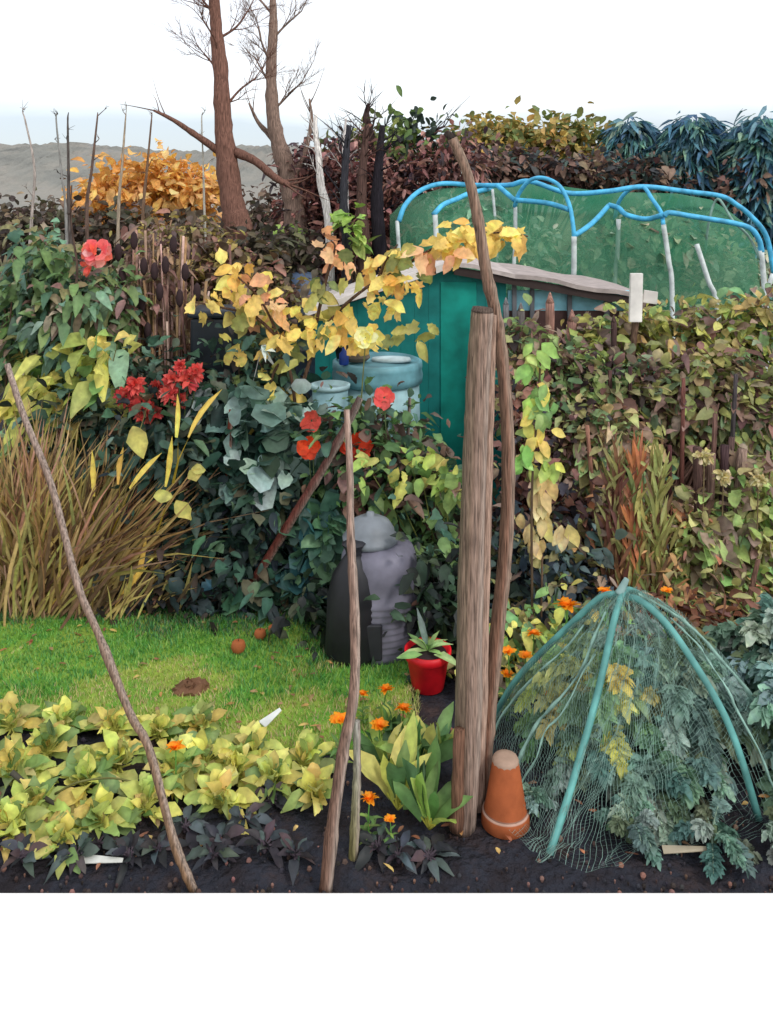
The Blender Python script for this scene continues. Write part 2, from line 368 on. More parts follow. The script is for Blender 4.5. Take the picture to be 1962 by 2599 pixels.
# ------------------------------------------------------------------ far trees and shrubs
def limb(b, q, d, L, r_, depth, c):
    d = d.normalized(); e = q + d * L; md = q.lerp(e, .5) + Vector(rdir()) * L * .09; pts = [q, md, e]
    b.tube(pts, r_, r_ * .45 if depth else .0012, c * (.8 + .3 * rng.random()), n=6 if r_ > .012 else 4, per=4 if depth else 2)
    if depth:
        cv = catmull(pts, 5)
        for k in range(4 if depth > 1 else 5):
            i_ = 2 + int(rng.random() * (len(cv) - 2)); nd = d + Vector(rdir()) * .75 + Vector((0, 0, .25))
            limb(b, cv[i_], nd, L * (.45 + .3 * rng.random()), max(.002, r_ * (1 - .5 * i_ / len(cv)) * .5), depth - 1, c)
        limb(b, e, d + Vector(rdir()) * .3, L * .6, r_ * .42, depth - 1, c)
def bare_tree(name, label, trunk, r0, r1, col, Y, branches=(), group=None, twigs=0, tw_len=.5, leaves=None, sub='trunk', cat='tree'):
    base = GX(trunk[0][0], Y); t = thing(name, label, cat, base, group)
    m = MB(); pts = [P(a, b, Y) for a, b in trunk]; pts[0] = base if trunk[0][1] is None else pts[0]
    c = np.array(lin(col)); m.tube(pts, r0, r1, c * 1.0, c * 1.1, n=10, per=6, wob=.16); m.build(sub, BARK, t)
    if branches or twigs:
        path = catmull(pts, 6); src = list(path[int(len(path) * .45):int(len(path) * .92)])
        for br in branches:
            b = MB(); bp = [P(a, q, Y + dy) for a, q, dy in br[0]]; b.tube(bp, br[1], br[2], c * .85, c, n=7, per=5, wob=.15)
            e0 = bp[-1]
            for _ in range(4):
                q = bp[-1].lerp(bp[-2], rng.random() * .8); d = Vector(rdir()) * .6 + (bp[-1] - bp[-2]).normalized(); d.z += .3; e = q + d.normalized() * .35 * (.5 + rng.random())
                b.tube([q, q.lerp(e, .5) + Vector(rdir()) * .03, e], max(.006, br[2] * .6), .0015, c * .8, n=4, per=3)
            b.build('branch', BARK, t)
        if twigs >= 30:
            top = pts[-1]
            for k in range(5):
                b = MB(); q = path[int(len(path) * (.56 + .4 * (k + 1) / 6)) - 1]; a_ = k * 2.2
                limb(b, q, Vector((math.cos(a_) * .9, math.sin(a_) * .6, .9)), .5, .018, 3, c); b.build('limb', BARK, t)
            twigs = 0
        for _ in range(twigs):
            b = MB(); q = src[int(len(src) * rng.random() ** .7)]; d = Vector(rdir()); d.z = abs(d.z) * 1.2 + .4; d.normalize()
            e = q + d * tw_len * (.4 + rng.random() * .8); md = q.lerp(e, .5) + Vector(rdir()) * .04
            b.tube([q, md, e], .005 + r1 * .2, .0015, c * .8, n=4, per=3)
            for _ in range(2):
                e2 = md + (d + Vector(rdir()) * .8).normalized() * tw_len * .4; b.tube([md, md.lerp(e2, .5) + Vector(rdir()) * .02, e2], .004, .001, c * .8, n=4, per=2)
            b.build('twig', BARK, t)
    if leaves:
        lv = Leaves()
        for (a, q, n, sp, sz, pl) in leaves:
            for _ in range(n):
                p = np.array(P(a, q, Y)) + rng.normal(size=3) * sp; lv.add('ovate', p, rdir() + [0, 0, -.4], rdir() + [0, -.5, .6], sz * (.7 + .6 * rng.random()), sz * .6, pick(pl), .2)
        lv.build('foliage', LEAF, t)
    return t
def T0(px, Y): return (px, HY + H * F / Y)
bare_tree('bare_tree', 'tall bare tree with thick red brown trunk and crossing side boughs', [T0(640, 9.5), (612, 640), (590, 520), (575, 400), (566, 300), (560, 180), (548, 60), (540, -60)], .17, .05, '#7c5a4e', 9.5,
          branches=[([(556, 385, 0), (500, 345, -.1), (440, 305, -.2), (390, 280, -.2)], .05, .012), ([(596, 385, 0), (650, 410, -.1), (700, 452, -.1), (735, 470, -.1)], .055, .03), ], twigs=34, tw_len=.4)
bare_tree('bare_tree', 'pale brown bare tree leaning left behind the maroon thicket', [T0(760, 10.5), (752, 600), (735, 470), (712, 380), (694, 300), (688, 180), (694, 60), (690, -60)], .15, .035, '#8a7468', 10.5,
          branches=[([(715, 390, 0), (690, 350, .1), (655, 310, .1), (632, 262, .1)], .05, .012), ([(735, 465, 0), (770, 400, .1), (790, 310, .1), (785, 250, .1)], .05, .012)], twigs=30, tw_len=.4)
bare_tree('birch_sapling', 'white barked birch stem catching the light above the thicket', [T0(840, 10.05), (836, 600), (815, 470), (808, 390), (800, 330), (802, 290)], .06, .02, '#f0eae4', 10.05, twigs=8, tw_len=.4)
bare_tree('birch_sapling', 'thin white stem close right of the forked birch', [T0(885, 10.1), (880, 600), (878, 440), (872, 380), (878, 300)], .035, .012, '#e4dcd8', 10.1, twigs=6, tw_len=.35)
bare_tree('dark_tree', 'dark trunked tree with green sprays left of the netted cage', [T0(980, 11), (975, 640), (960, 480), (940, 360), (930, 300), (936, 262)], .16, .02, '#40302f', 11,
          branches=[([(960, 470, 0), (1000, 400, .1), (1060, 350, .1), (1130, 320, .1)], .06, .012), ([(950, 420, 0), (900, 370, .1), (860, 320, .1)], .05, .012)], twigs=14, tw_len=.5,
          leaves=[(1010, 352, 170, .16, .13, pal('#6c8a38 #5a7a34 #8aa040')), (1130, 358, 50, .13, .12, pal('#5a7434 #48602c')), (955, 380, 24, .05, .12, pal('#8ca83c #7a9a38')), (850, 370, 40, .1, .12, pal('#76883c #60703a')), (930, 352, 60, .14, .12, pal('#5a6c34 #a8b040')), (1060, 345, 140, .18, .12, pal('#2c3c34 #34483c'))])
# trunks in the thicket
for i, (a, b, lab) in enumerate([(880, 640, 'narrow dark trunk rising through the left of the maroon thicket'), (925, 660, 'slim brown trunk midway along the maroon thicket'), (965, 700, 'near black trunk just left of the netted cage end')]):
    bare_tree('thicket_tree', lab, [T0(a, 9.6), (a, b), (a - 8, 520), (a - 2, 400), (a + 6, 318)], .07 + .02 * i, .03, ['#3a3a40', '#5c4640', '#28242a'][i], 9.6, twigs=9, tw_len=.5, group='dark trunks in the thicket')
for i, (x0, x1, xm, rr, c, lab) in enumerate([
    (48, 95, 80, .016, '#b0a49c', 'leftmost pale bare sapling bending left at its tip'), (160, 143, 168, .014, '#8e8c88', 'grey sapling second from the left edge'),
    (182, 172, 176, .02, '#5c5450', 'dark straight sapling third from the left edge'), (222, 246, 220, .02, '#6e5a50', 'brown sapling at the left end of the golden bush'),
    (285, 318, 300, .018, '#a89884', 'tan sapling standing in front of the golden bush'), (340, 384, 362, .018, '#7a6250', 'brown sapling leaning right over the golden bush'), (520, 512, 520, .013, '#b4b0a4', 'pale whip of a sapling right of the golden bush')]):
    Yq = 8.6 + .15 * i
    bare_tree('sapling', lab, [T0(x0 + 20, Yq), (x0 + 14, 900), (xm, 560), (xm + (x1 - xm) * .5, 430), (x1 - (30 if i == 0 else 0), 310), (x1 - (40 if i == 0 else 0) + 2, 285)], rr * 1.5, .004, c, Yq, twigs=3, tw_len=.16, group='bare saplings at the back left')
bare_tree('sapling', 'long thin dark stem rising in front of the green shrub at the left', [T0(168, 6.2), (165, 1000), (178, 800), (196, 690), (180, 560), (182, 470)], .014, .005, '#54443c', 6.2, group='bare saplings at the back left', twigs=2, tw_len=.1)
# golden bush
shrub('golden_bush', 'golden orange autumn bush at the back left below the grey hill', 'bush', [(290, 490, 60, 70, 13, .6), (400, 480, 90, 60, 13, .6), (500, 500, 60, 50, 13, .5), (250, 530, 40, 40, 13, .5), (440, 540, 90, 40, 13, .6)],
      2600, .17, p_gold, '#7a6250', 16, .02, clump=10, cl_r=.14, asp=.6)
shrub('hedge', 'brown and olive winter hedge below the golden bush', 'hedge', [(80, 580, 140, 55, 12, .6), (300, 600, 140, 60, 12, .6), (520, 640, 130, 90, 11.6, .6), (660, 600, 60, 100, 11.6, .5)],
      4200, .13, pal('#6a5c4c #544c3c #7c6a5c #5a5a40 #463c38 #93765e', 1.0), '#4c3c34', 30, .02, clump=12)
shrub('thicket', 'dark maroon bramble thicket between the bare trunks', 'bush', [(800, 560, 90, 120, 10.8, .5), (900, 500, 110, 140, 10.8, .5), (1000, 480, 110, 90, 10.8, .5), (1120, 420, 110, 60, 10.9, .5), (900, 650, 100, 80, 10.6, .5), (780, 430, 60, 60, 10.8, .4), (1000, 620, 60, 100, 10.6, .4)],
      9000, .11, p_mar, '#5c3c38', 50, .02, clump=12, cl_r=.12, asp=.45)
shrub('leafy_shrub', 'small shrub with bright green leaves before the maroon thicket', 'bush', [(890, 590, 22, 50, 9.4, .1), (720, 590, 30, 35, 9.4, .1), (710, 640, 40, 30, 9.4, .1)], 90, .15, pal('#8cb03a #7a9c38 #9aba48', 1.3), '#4a4034', 6, .008, clump=6, cl_r=.06)
shrub('low_shrub', 'dark olive shrub at the foot of the thick bare trunk', 'bush', [(700, 660, 80, 60, 8.8, .3), (640, 690, 60, 40, 8.8, .3)], 1400, .11, pal('#4a4434 #3c3a2e #5c5a3a #524038'), '#3a302c', 10, .012)
# right-hand trees
def conifer(label, px, Y, top, wpx, n, pl, name='conifer'):
    base = GX(px, Y); t = thing(name, label, 'tree', base); k = Y / F
    zt = P(px, top, Y).z; m = MB(); m.tube([base, base + Vector((.03, 0, zt * .5)), base + Vector((0, 0, zt))], .16, .01, lin('#4a3c36'), n=8); m.build('trunk', BARK, t)
    lv = Leaves()
    for _ in range(n):
        u = rng.random() ** .8; z = .6 + (zt - .6) * u; r = wpx * k * (1 - u * .82) * (.35 + .65 * rng.random()); a = rng.random() * 6.283
        hue = pick(pl, .3)
        p0 = np.array([base.x + math.cos(a) * r, base.y + math.sin(a) * r, z]); d = np.array([math.cos(a), math.sin(a), -.45])
        for _ in range(7):
            lv.add('lance', p0 + rng.normal(size=3) * .08, d + rdir() * .5, rdir() + [0, 0, 1], .22 + .12 * rng.random(), .07, hue * (.85 + .3 * rng.random()), .3)
    lv.build('foliage', LEAF, t); return t
conifer('dark blue green conifer tallest above the right of the netted cage', 1760, 13, 318, 200, 1500, p_con)
conifer('blue green conifer at the far right edge of the plot', 1930, 12.4, 316, 180, 1300, p_con)
conifer('smaller blue conifer above the middle of the netted cage', 1600, 13.6, 325, 160, 1100, p_con)
shrub('autumn_tree', 'ochre and green deciduous tree behind the middle of the cage', 'tree', [(1300, 390, 70, 65, 14, .7), (1390, 395, 90, 65, 14, .7), (1470, 385, 55, 60, 14, .6), (1220, 372, 60, 45, 14, .6)],
      4200, .16, p_och, '#5a463c', 20, .035, clump=12, cl_r=.16, stempart='trunk', foliage='crown')
shrub('brown_shrub', 'reddish brown shrub between the autumn tree and the cage', 'bush', [(1250, 430, 110, 40, 12.6, .5), (1420, 440, 150, 30, 12.6, .5), (1650, 450, 150, 35, 12.8, .5), (1880, 470, 90, 60, 12.4, .5)], 3400, .13, pal('#5c3f3c #7a5a4c #46484a #8a6c58 #3f5550', 1.05), '#4a3430', 20, .02)

# ------------------------------------------------------------------ netted fruit cage
cg = thing('fruit_cage', 'netted hoop cage with bright blue pipe tops and white legs behind the shed', 'fruit cage', GX(1450, 9.6))
BL = np.array(lin('#4cabd4')) * 1.1; WH = lin('#d0d8d6')
def pipe(name, pts, r=.022, c=BL):
    r = min(r, .028)
    m = MB(); m.tube([P(a, b, y) for a, b, y in pts], r, r, c, n=8, per=6); return m.build(name, METAL, cg)
pipe('hoop', [(1306, 525, 9.4), (1318, 490, 9.3), (1345, 458, 9.2), (1380, 452, 9.1), (1420, 472, 9.0), (1445, 520, 8.95), (1455, 575, 8.9), (1457, 602, 8.9)])
pipe('hoop', [(1100, 545, 9.1), (1125, 520, 9.2), (1160, 505, 9.4), (1195, 490, 9.6), (1250, 478, 9.9)], .03)
pipe('hoop', [(1560, 556, 9.8), (1572, 510, 9.7), (1600, 480, 9.6), (1632, 474, 9.4), (1655, 505, 9.2), (1678, 540, 9.1), (1684, 572, 9.0)])
pipe('hoop', [(1790, 640, 9.6), (1800, 560, 9.5), (1822, 505, 9.5), (1860, 560, 9.2), (1900, 600, 9.1), (1930, 660, 9.0)], .014, np.array(lin('#7c9c90')))
pipe('ridge_rail', [(1012, 562, 9.3), (1030, 518, 9.4), (1070, 482, 9.7), (1125, 466, 9.9), (1200, 470, 9.9), (1290, 470, 9.6), (1345, 460, 9.4), (1440, 490, 9.4), (1540, 486, 9.4), (1632, 474, 9.4), (1740, 486, 9.5), (1830, 498, 9.6), (1870, 520, 9.6), (1905, 548, 9.6), (1945, 600, 9.6), (1965, 700, 9.6)], .03)
pipe('side_rail', [(1310, 508, 9.3), (1360, 512, 9.2), (1400, 518, 9.1), (1444, 532, 8.96)], .03)
pipe('side_rail', [(1685, 548, 9.0), (1700, 540, 9.0), (1750, 548, 9.0), (1800, 556, 9.0), (1860, 566, 9.0), (1905, 580, 9.0), (1926, 608, 9.0), (1934, 640, 9.0)], .03)
pipe('side_rail', [(1457, 598, 8.9), (1480, 584, 9.0), (1510, 560, 9.2), (1545, 522, 9.5)], .045)
pipe('side_rail', [(1545, 520, 9.5), (1570, 528, 9.4), (1590, 545, 9.3), (1640, 556, 9.2), (1684, 545, 9.0)], .034)
pipe('brace', [(1262, 470, 9.6), (1285, 490, 9.5), (1306, 508, 9.4)], .03)
for a0, b0, a1, y_, r in [(1457, 600, 1452, 8.9, .04), (1308, 525, 1304, 9.4, .022), (1684, 570, 1706, 9.0, .026), (1570, 556, 1560, 9.6, .026), (1768, 620, 1822, 9.0, .026), (1250, 480, 1262, 9.6, .016), (1932, 636, 1944, 9.0, .034), (1104, 545, 1110, 9.1, .03), (1008, 560, 1014, 9.3, .022)]:
    pipe('leg', [(a0, b0, y_), ((a0 + a1) / 2 + 2, b0 + 90, y_), (a1, b0 + 180, y_), T0(a1, y_) + (y_,)], r, WH)
pipe('strut', [(1962, 695, 8.4), (1935, 765, 8.4), (1872, 890, 8.4)], .022, WH)
# net: a fabric skin over the whole tunnel, loosely sagging
def mat_net(name, col, alpha):
    m = bpy.data.materials.new(name); m.use_nodes = True; t = m.node_tree; b = t.nodes['Principled BSDF']
    c = t.nodes.new('ShaderNodeTexCoord'); n = t.nodes.new('ShaderNodeTexNoise'); n.inputs['Scale'].default_value = 1.6; n.inputs['Detail'].default_value = 5
    t.links.new(c.outputs['Object'], n.inputs[0]); r = t.nodes.new('ShaderNodeValToRGB'); t.links.new(n.outputs[0], r.inputs[0])
    r.color_ramp.elements[0].position = .35; r.color_ramp.elements[0].color = (*lin(col[0]), 1); r.color_ramp.elements[1].position = .65; r.color_ramp.elements[1].color = (*lin(col[1]), 1)
    t.links.new(r.outputs[0], b.inputs['Base Color']); b.inputs['Roughness'].default_value = .8; b.inputs['Specular IOR Level'].default_value = .1
    tr = t.nodes.new('ShaderNodeBsdfTransparent'); mx = t.nodes.new('ShaderNodeMixShader'); mx.inputs[0].default_value = alpha
    t.links.new(tr.outputs[0], mx.inputs[1]); t.links.new(b.outputs[0], mx.inputs[2]); t.links.new(mx.outputs[0], t.nodes['Material Output'].inputs[0])
    return m
NET = mat_net('green_netting', ('#3a8a68', '#6aa080'), .52)
prof = [(990, 545, 700), (1020, 520, 700), (1080, 488, 690), (1125, 466, 680), (1345, 462, 680), (1540, 488, 690), (1740, 488, 740), (1830, 500, 780), (1900, 545, 820), (1950, 620, 850)]
me_v, me_f = [], []; K = 14
for i, (a, top, _) in enumerate(prof):
    for j in range(K):
        s_ = j / (K - 1)                       # 0 front foot .. 1 back foot
        an = math.pi * s_; yy = 10.05 - .62 * math.cos(an) * (1.0 if i not in (0, 9) else .35)
        zt = P(a, top + 4, 9.7).z; z = zt * max(0, math.sin(an)) ** .35
        me_v.append((P(a, 0, 9.7).x, yy, z + .02 * rng.normal()))
for i in range(len(prof) - 1):
    for j in range(K - 1): q = i * K + j; me_f.append((q, q + K, q + K + 1, q + 1))
me = bpy.data.meshes.new('net'); me.from_pydata(me_v, [], me_f); me.polygons.foreach_set('use_smooth', [True] * len(me_f))
link('net', me, NET, cg)
# crops inside the cage, pale sage
shrub('fruit_bush', 'pale sage green bush inside the netted cage left of its white legs', 'bush', [(1180, 600, 110, 70, 10.0, .3), (1330, 640, 80, 60, 10.0, .3), (1240, 690, 130, 60, 10.0, .3)], 1900, .13, pal('#84a484 #6f9878 #98b08c #5a8c70 #a8b294', 1.5), '#6a5a48', 12, .012)
shrub('fruit_bush', 'grey green bush inside the netted cage towards its right end', 'bush', [(1520, 660, 100, 60, 10.0, .3), (1660, 620, 90, 70, 10.0, .3), (1800, 700, 110, 110, 10.0, .3), (1620, 740, 160, 60, 10.0, .3), (1900, 740, 50, 100, 10.0, .2)], 3200, .13, pal('#8aa078 #7a987a #a0ac88 #68886c #b0aa90 #988a74', 1.4), '#6a5a48', 18, .012)

# ------------------------------------------------------------------ shed
YS = 7.2; kS = YS / F
sh = thing('garden_shed', 'teal painted wooden shed with a low grey felt roof', 'shed', GX(1150, YS))
TE = np.array(lin('#1a7a76')); TE2 = np.array(lin('#20806e'))
xl, xa, xr = (800 - CX) * kS, (1150 - CX) * kS, (1640 - CX) * kS
zl, za, zr = P(0, 790, YS).z, P(0, 672, YS).z, P(0, 758, YS).z
def roofz(x): return zl + (za - zl) * (x - xl) / (xa - xl) if x < xa else za + (zr - za) * (x - xa) / (xr - xa)
m = MB(); x = xl; i = 0
while x < (1285 - CX) * kS:                       # vertical planks of the front wall
    x1 = min(x + .118, (1285 - CX) * kS)
    zt0, zt1 = roofz(x) - .03, roofz(x1) - .03; c = TE * (.95 + .1 * rng.random()); yf = YS + .0015 * (i % 2)
    m.add([(x, yf, 0), (x1 - .0015, yf, 0), (x1 - .0015, yf, zt1), (x, yf, zt0), (x, yf + .04, 0), (x1 - .0015, yf + .04, 0), (x1 - .0015, yf + .04, zt1), (x, yf + .04, zt0)],
          [(0, 1, 2, 3), (5, 4, 7, 6), (4, 0, 3, 7), (1, 5, 6, 2), (3, 2, 6, 7)], c); x = x1; i += 1
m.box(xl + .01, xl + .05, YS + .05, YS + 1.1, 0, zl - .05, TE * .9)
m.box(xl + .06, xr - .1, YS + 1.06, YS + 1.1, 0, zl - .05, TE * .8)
m.build('wall', PAINT, sh, smooth=False)
m = MB(); m.box((1118 - CX) * kS, (1200 - CX) * kS + .03, YS - .012, YS - .003, .05, roofz((1130 - CX) * kS) - .12, np.array(lin('#0f8074')) * 1.15); m.build('door', PAINT, sh, smooth=False, bevel=.004)
# side bay: dark boards below, pale blue glazing strip above
xb = (1290 - CX) * kS
m = MB(); m.box(xb, xr - .06, YS + .02, YS + .06, 0, P(0, 790, YS).z, lin('#4c3634')); m.build('side_wall', PAINT, sh, smooth=False)
m = MB(); m.box(xb, xr - .12, YS + .03, YS + .05, P(0, 790, YS).z + .002, P(0, 738, YS).z, lin('#8cc8d8')); m.build('window', PLAST, sh, smooth=False)
m = MB()
for px_ in (1300, 1345, 1440, 1535, 1600): m.box((px_ - CX) * kS, (px_ - CX) * kS + .035, YS - .02, YS + .015, 0, roofz((px_ - CX) * kS) - .06, lin('#5e6064'))
m.build('window_frame', PAINT, sh, smooth=False)
def slab_(m, x0, z0, x1, z1, y0, y1, th, c):
    v = [(x0, y0, z0), (x1, y0, z1), (x1, y1, z1), (x0, y1, z0), (x0, y0, z0 - th), (x1, y0, z1 - th), (x1, y1, z1 - th), (x0, y1, z0 - th)]
    m.add(v, [(0, 1, 2, 3), (7, 6, 5, 4), (0, 4, 5, 1), (1, 5, 6, 2), (2, 6, 7, 3), (3, 7, 4, 0)], c)
m = MB(); FELT = lin('#a89c98')
n_ = 10
for i in range(n_):
    a, b = i / n_, (i + 1) / n_; x0 = xa + (xr + .06 - xa) * a; x1 = xa + (xr + .06 - xa) * b
    s0, s1 = .012 * math.sin(i * 1.7), .012 * math.sin((i + 1) * 1.7)
    slab_(m, x0, roofz(x0) + .03 + s0, x1, roofz(x1) + .03 + s1, YS - .12, YS + 1.15, .035, np.array(lin('#b8aca8')) if i < 3 else FELT)
slab_(m, xl - .06, zl + .03 - .02, xa, za + .03, YS - .12, YS + 1.15, .03, lin('#c8c0ba'))
m.build('roof', CLAY, sh, smooth=False)
m = MB(); slab_(m, xa, za - .008, xr + .05, roofz(xr + .05) - .008, YS - .10, YS - .05, .065, lin('#3c302e')); m.build('fascia', PAINT, sh, smooth=False)
m = MB(); slab_(m, xl - .07, zl + .03, xa - .01, za + .045, YS - .15, YS - .122, .055, lin('#d6cec6')); m.build('bargeboard', PAINT, sh, smooth=False)

# stakes by the shed
def stake(label, px, top, bot, wpx, Y, col, name='wooden_stake', lean=0, group=None, point=True):
    k = Y / F; base = GX(px + lean, Y); t = thing(name, label, 'stake', base, group); m = MB(); a = P(px, top, Y); b = base; r = wpx * k / 2
    m.tube([b, b.lerp(a, .5) + Vector((.006, 0, 0)), a - (a - b).normalized() * r * 2.2], r, r * .95, lin(col), n=9, per=8, wob=.12)
    m.build('shaft', BARK, t)
    m = MB(); q = a - (a - b).normalized() * r * 2.25; m.tube([q, a], r * .93, r * (.15 if point else .8), np.array(lin(col)) * 1.15, n=9, per=2); m.build('tip', BARK, t); return t
gs = 'wooden stakes in front of the shed'
stake('pinkish pointed stake tallest before the shed windows', 1396, 742, 0, 24, 6.5, '#9a7468', group=gs)
stake('shorter pinkish stake right of the tallest pointed one', 1452, 786, 0, 26, 6.5, '#8c6a60', group=gs)
stake('thin grey stake close right of the thick weathered post', 1284, 755, 0, 16, 6.8, '#77777a', group=gs)
stake('grey stake between the thick post and the pinkish stakes', 1322, 768, 0, 20, 6.8, '#6c6664', group=gs)
stake('dark stake lower down beneath the white topped marker', 1558, 800, 0, 16, 6.3, '#4c3a38', group=gs)
t = thing('white_marker_post', 'white painted marker post with a short cross board by the roof end', 'post', GX(1600, 6.4))
m = MB(); m.tube([P(1598, 960, 6.4), P(1606, 880, 6.4), P(1614, 812, 6.4)], .022, .026, lin('#6a5446'), n=8, wob=.1); m.tube([GX(1594, 6.4), P(1598, 960, 6.4)], .022, .022, lin('#5a483e'), n=8); m.build('shaft', BARK, t)
def board(name, x0, x1, z0, z1, y, th, c, skew=0):
    a, b = P(x0, z1, y), P(x1, z0, y); m = MB(); v = []
    for yy in (y, y + th): v += [(a.x, yy, a.z), (b.x, yy, a.z - skew), (b.x + .008, yy, b.z - skew), (a.x + .01, yy, b.z)]
    m.add(v, [(0, 1, 2, 3), (7, 6, 5, 4), (0, 4, 5, 1), (1, 5, 6, 2), (2, 6, 7, 3), (3, 7, 4, 0)], lin(c)); m.build(name, PAINT, t, smooth=False, bevel=.004)
board('cap', 1598, 1630, 694, 818, 6.34, .035, '#dcd8d2'); board('cross_board', 1632, 1668, 736, 768, 6.36, .02, '#c8c2bc', .015)

# ------------------------------------------------------------------ left back: black tank, slate barrel
t = thing('storage_box', 'black lidded storage box half hidden behind yellow vine leaves', 'box', GX(540, 6.25))
m = MB(); a = P(482, 0, 6.25).x; b = P(602, 0, 6.25).x; zt = P(0, 795, 6.25).z; m.box(a, b, 6.25, 6.6, .5, zt - .04, lin('#1c242c')); m.build('body', PLAST, t, smooth=False, bevel=.02)
m = MB(); m.box(a - .02, b + .02, 6.23, 6.62, zt - .036, zt + .02, lin('#232c36')); m.build('lid', PLAST, t, smooth=False, bevel=.02)
m = MB(); m.box(a + .03, b - .03, 6.28, 6.57, 0, .496, lin('#4a3c38')); m.build('stand', CLAY, t, smooth=False)
t = thing('slate_barrel', 'slate blue domed barrel behind the vine left of the shed', 'barrel', GX(765, 8.6))
c_ = GX(765, 8.6); m = MB(); r = .21; zt = P(0, 688, 8.6).z
m.lathe(c_.x, c_.y, [(r * .9, 0), (r, .4), (r * 1.02, zt - .28), (r, zt - .25)], lin('#55657a')); m.build('body', PLAST, t)
m = MB(); m.lathe(c_.x, c_.y, [(r * 1.08, zt - .25), (r * 1.08, zt - .2), (r * .95, zt - .1), (r * .6, zt - .02), (r * .1, zt)], lin('#4c5c74')); m.build('lid', PLAST, t)

# ------------------------------------------------------------------ water butt
YB = 6.4; c_ = GX(958, YB); kB = YB / F
t = thing('water_butt', 'pale blue water butt with a rimmed lid standing before the shed', 'water butt', c_)
R = 108 * kB; zt = P(0, 915, YB).z; WB = np.array(lin('#8fb2b8')); WD = np.array(lin('#5c8a94'))
m = MB(); m.lathe(c_.x, c_.y, [(R * .84, .32), (R * .92, .36), (R * .98, .7), (R * .985, .74), (R * .96, .76), (R * .985, .78), (R, 1.0), (R * .98, zt - .16)], WB); m.build('body', PLAST, t)
m = MB(); m.lathe(c_.x, c_.y, [(R * 1.0, zt - .158), (R * 1.05, zt - .15), (R * 1.07, zt - .10), (R * 1.04, zt - .06), (R * 1.06, zt - .04), (R * 1.05, zt), (R * .96, zt + .012), (R * .94, zt - .01), (R * .5, zt + .005), (R * .1, zt + .01)], WD * 1.25); m.build('lid', PLAST, t)
m = MB(); m.lathe(c_.x + .1, c_.y - .05, [(.15, zt + .008), (.14, zt + .03), (.05, zt + .035)], lin('#b8ccd0'), ecc=.6); m.build('hatch', PLAST, t)
m = MB(); m.lathe(c_.x, c_.y, [(R * .8, 0), (R * .8, .318)], lin('#5a4c46'), n=10); m.build('stand', CLAY, t, smooth=False)
t = thing('blue_bottle', 'small dark blue bottle lying on the water butt lid', 'bottle', P(873, 950, 6.2))
q = P(873, 938, 6.17); q.z = zt + .05
m = MB(); m.lathe(q.x, q.y, [(.03, zt + .014), (.034, zt + .02), (.034, zt + .09), (.014, zt + .115), (.014, zt + .14)], lin('#1d3f94'), n=16); m.build('body', PLAST, t)
m = MB(); m.lathe(q.x, q.y, [(.017, zt + .141), (.017, zt + .16)], lin('#3a3a44'), n=12); m.build('cap', PLAST, t)
t = thing('stone', 'rough brown stone weighing down the water butt lid', 'stone', P(900, 900, 6.3))
m = MB(); q = P(905, 0, 6.3); m.lathe(q.x, 6.3, [(.07, zt + .013), (.1, zt + .04), (.085, zt + .09), (.04, zt + .12)], lin('#6f6458'), n=9, ecc=.7); m.build('body', CLAY, t, smooth=False)
t = thing('dark_flower_pot', 'small black plant pot beside the stone on the water butt', 'plant pot', P(862, 900, 6.4))
m = MB(); q = P(868, 0, 6.42); m.lathe(q.x, 6.42, [(.04, zt + .013), (.055, zt + .1), (.062, zt + .102), (.062, zt + .125)], lin('#2c2c30'), n=16); m.build('body', PLAST, t)
# pale tub lower left of the butt
t = thing('pale_tub', 'pale blue plastic tub tucked left of the water butt', 'tub', GX(838, 6.0))
q = GX(838, 6.0); zt2 = P(0, 975, 6.0).z; m = MB(); m.lathe(q.x, q.y, [(.1, .45), (.125, zt2 - .03)], lin('#8cb2ba')); m.build('body', PLAST, t)
m = MB(); m.lathe(q.x, q.y, [(.135, zt2 - .029), (.14, zt2), (.12, zt2 + .005), (.11, zt2 - .02)], lin('#a4c4ca')); m.build('rim', PLAST, t)
m = MB(); m.box(q.x - .12, q.x + .12, 5.9, 6.1, 0, .449, lin('#4a3c38')); m.build('stand', CLAY, t, smooth=False)

# ------------------------------------------------------------------ compost bin
YC = 5.02; kC = YC / F; c_ = GX(962, YC)
t = thing('compost_bin', 'dark grey ribbed compost bin with a domed lid at the lawn corner', 'compost bin', c_)
GR = np.array(lin('#6c6a78')); GD = np.array(lin('#3c3c46')); R = 100 * kC; zt = P(0, 1355, YC).z
pr = [(R * 1.02, 0)]
for i in range(9): z = .03 + i * .035; pr += [(R * 1.02, z), (R * 1.035, z + .012), (R * 1.0, z + .024)]
pr += [(R * .99, .4), (R * .95, zt - .12), (R * .86, zt - .07), (R * .66, zt - .04)]
m = MB(); m.lathe(c_.x, c_.y, pr, GR, n=48); m.build('body', PLAST, t)
m = MB(); m.lathe(c_.x - .05, c_.y, [(R * .6, zt - .045), (R * .7, zt - .04), (R * .71, zt - .012), (R * .64, zt - .004), (R * .6, zt + .035), (R * .48, zt + .075), (R * .28, zt + .098), (R * .1, zt + .104), (R * .1, zt + .125), (R * .06, zt + .13)], np.array(lin('#70767c')) * 1.1, n=40); m.build('lid', PLAST, t)
m = MB(); m.lathe(c_.x - .04, c_.y, [(R * .5, zt - .05), (R * .5, zt - .02)], lin('#18181c'), n=30); m.build('neck', PLAST, t)  # neck coloured near-black as the shadow line under the lid
m = MB(); m.box(c_.x - .14, c_.x + .02, c_.y - R * 1.07, c_.y - R * .9, .04, .24, np.array(lin('#2c2c32'))); m.build('hatch', PLAST, t, smooth=False, bevel=.01)
t = thing('shade_sack', 'slumped black sack standing in for shade on the left of the compost bin', 'sack', GX(892, 4.86))
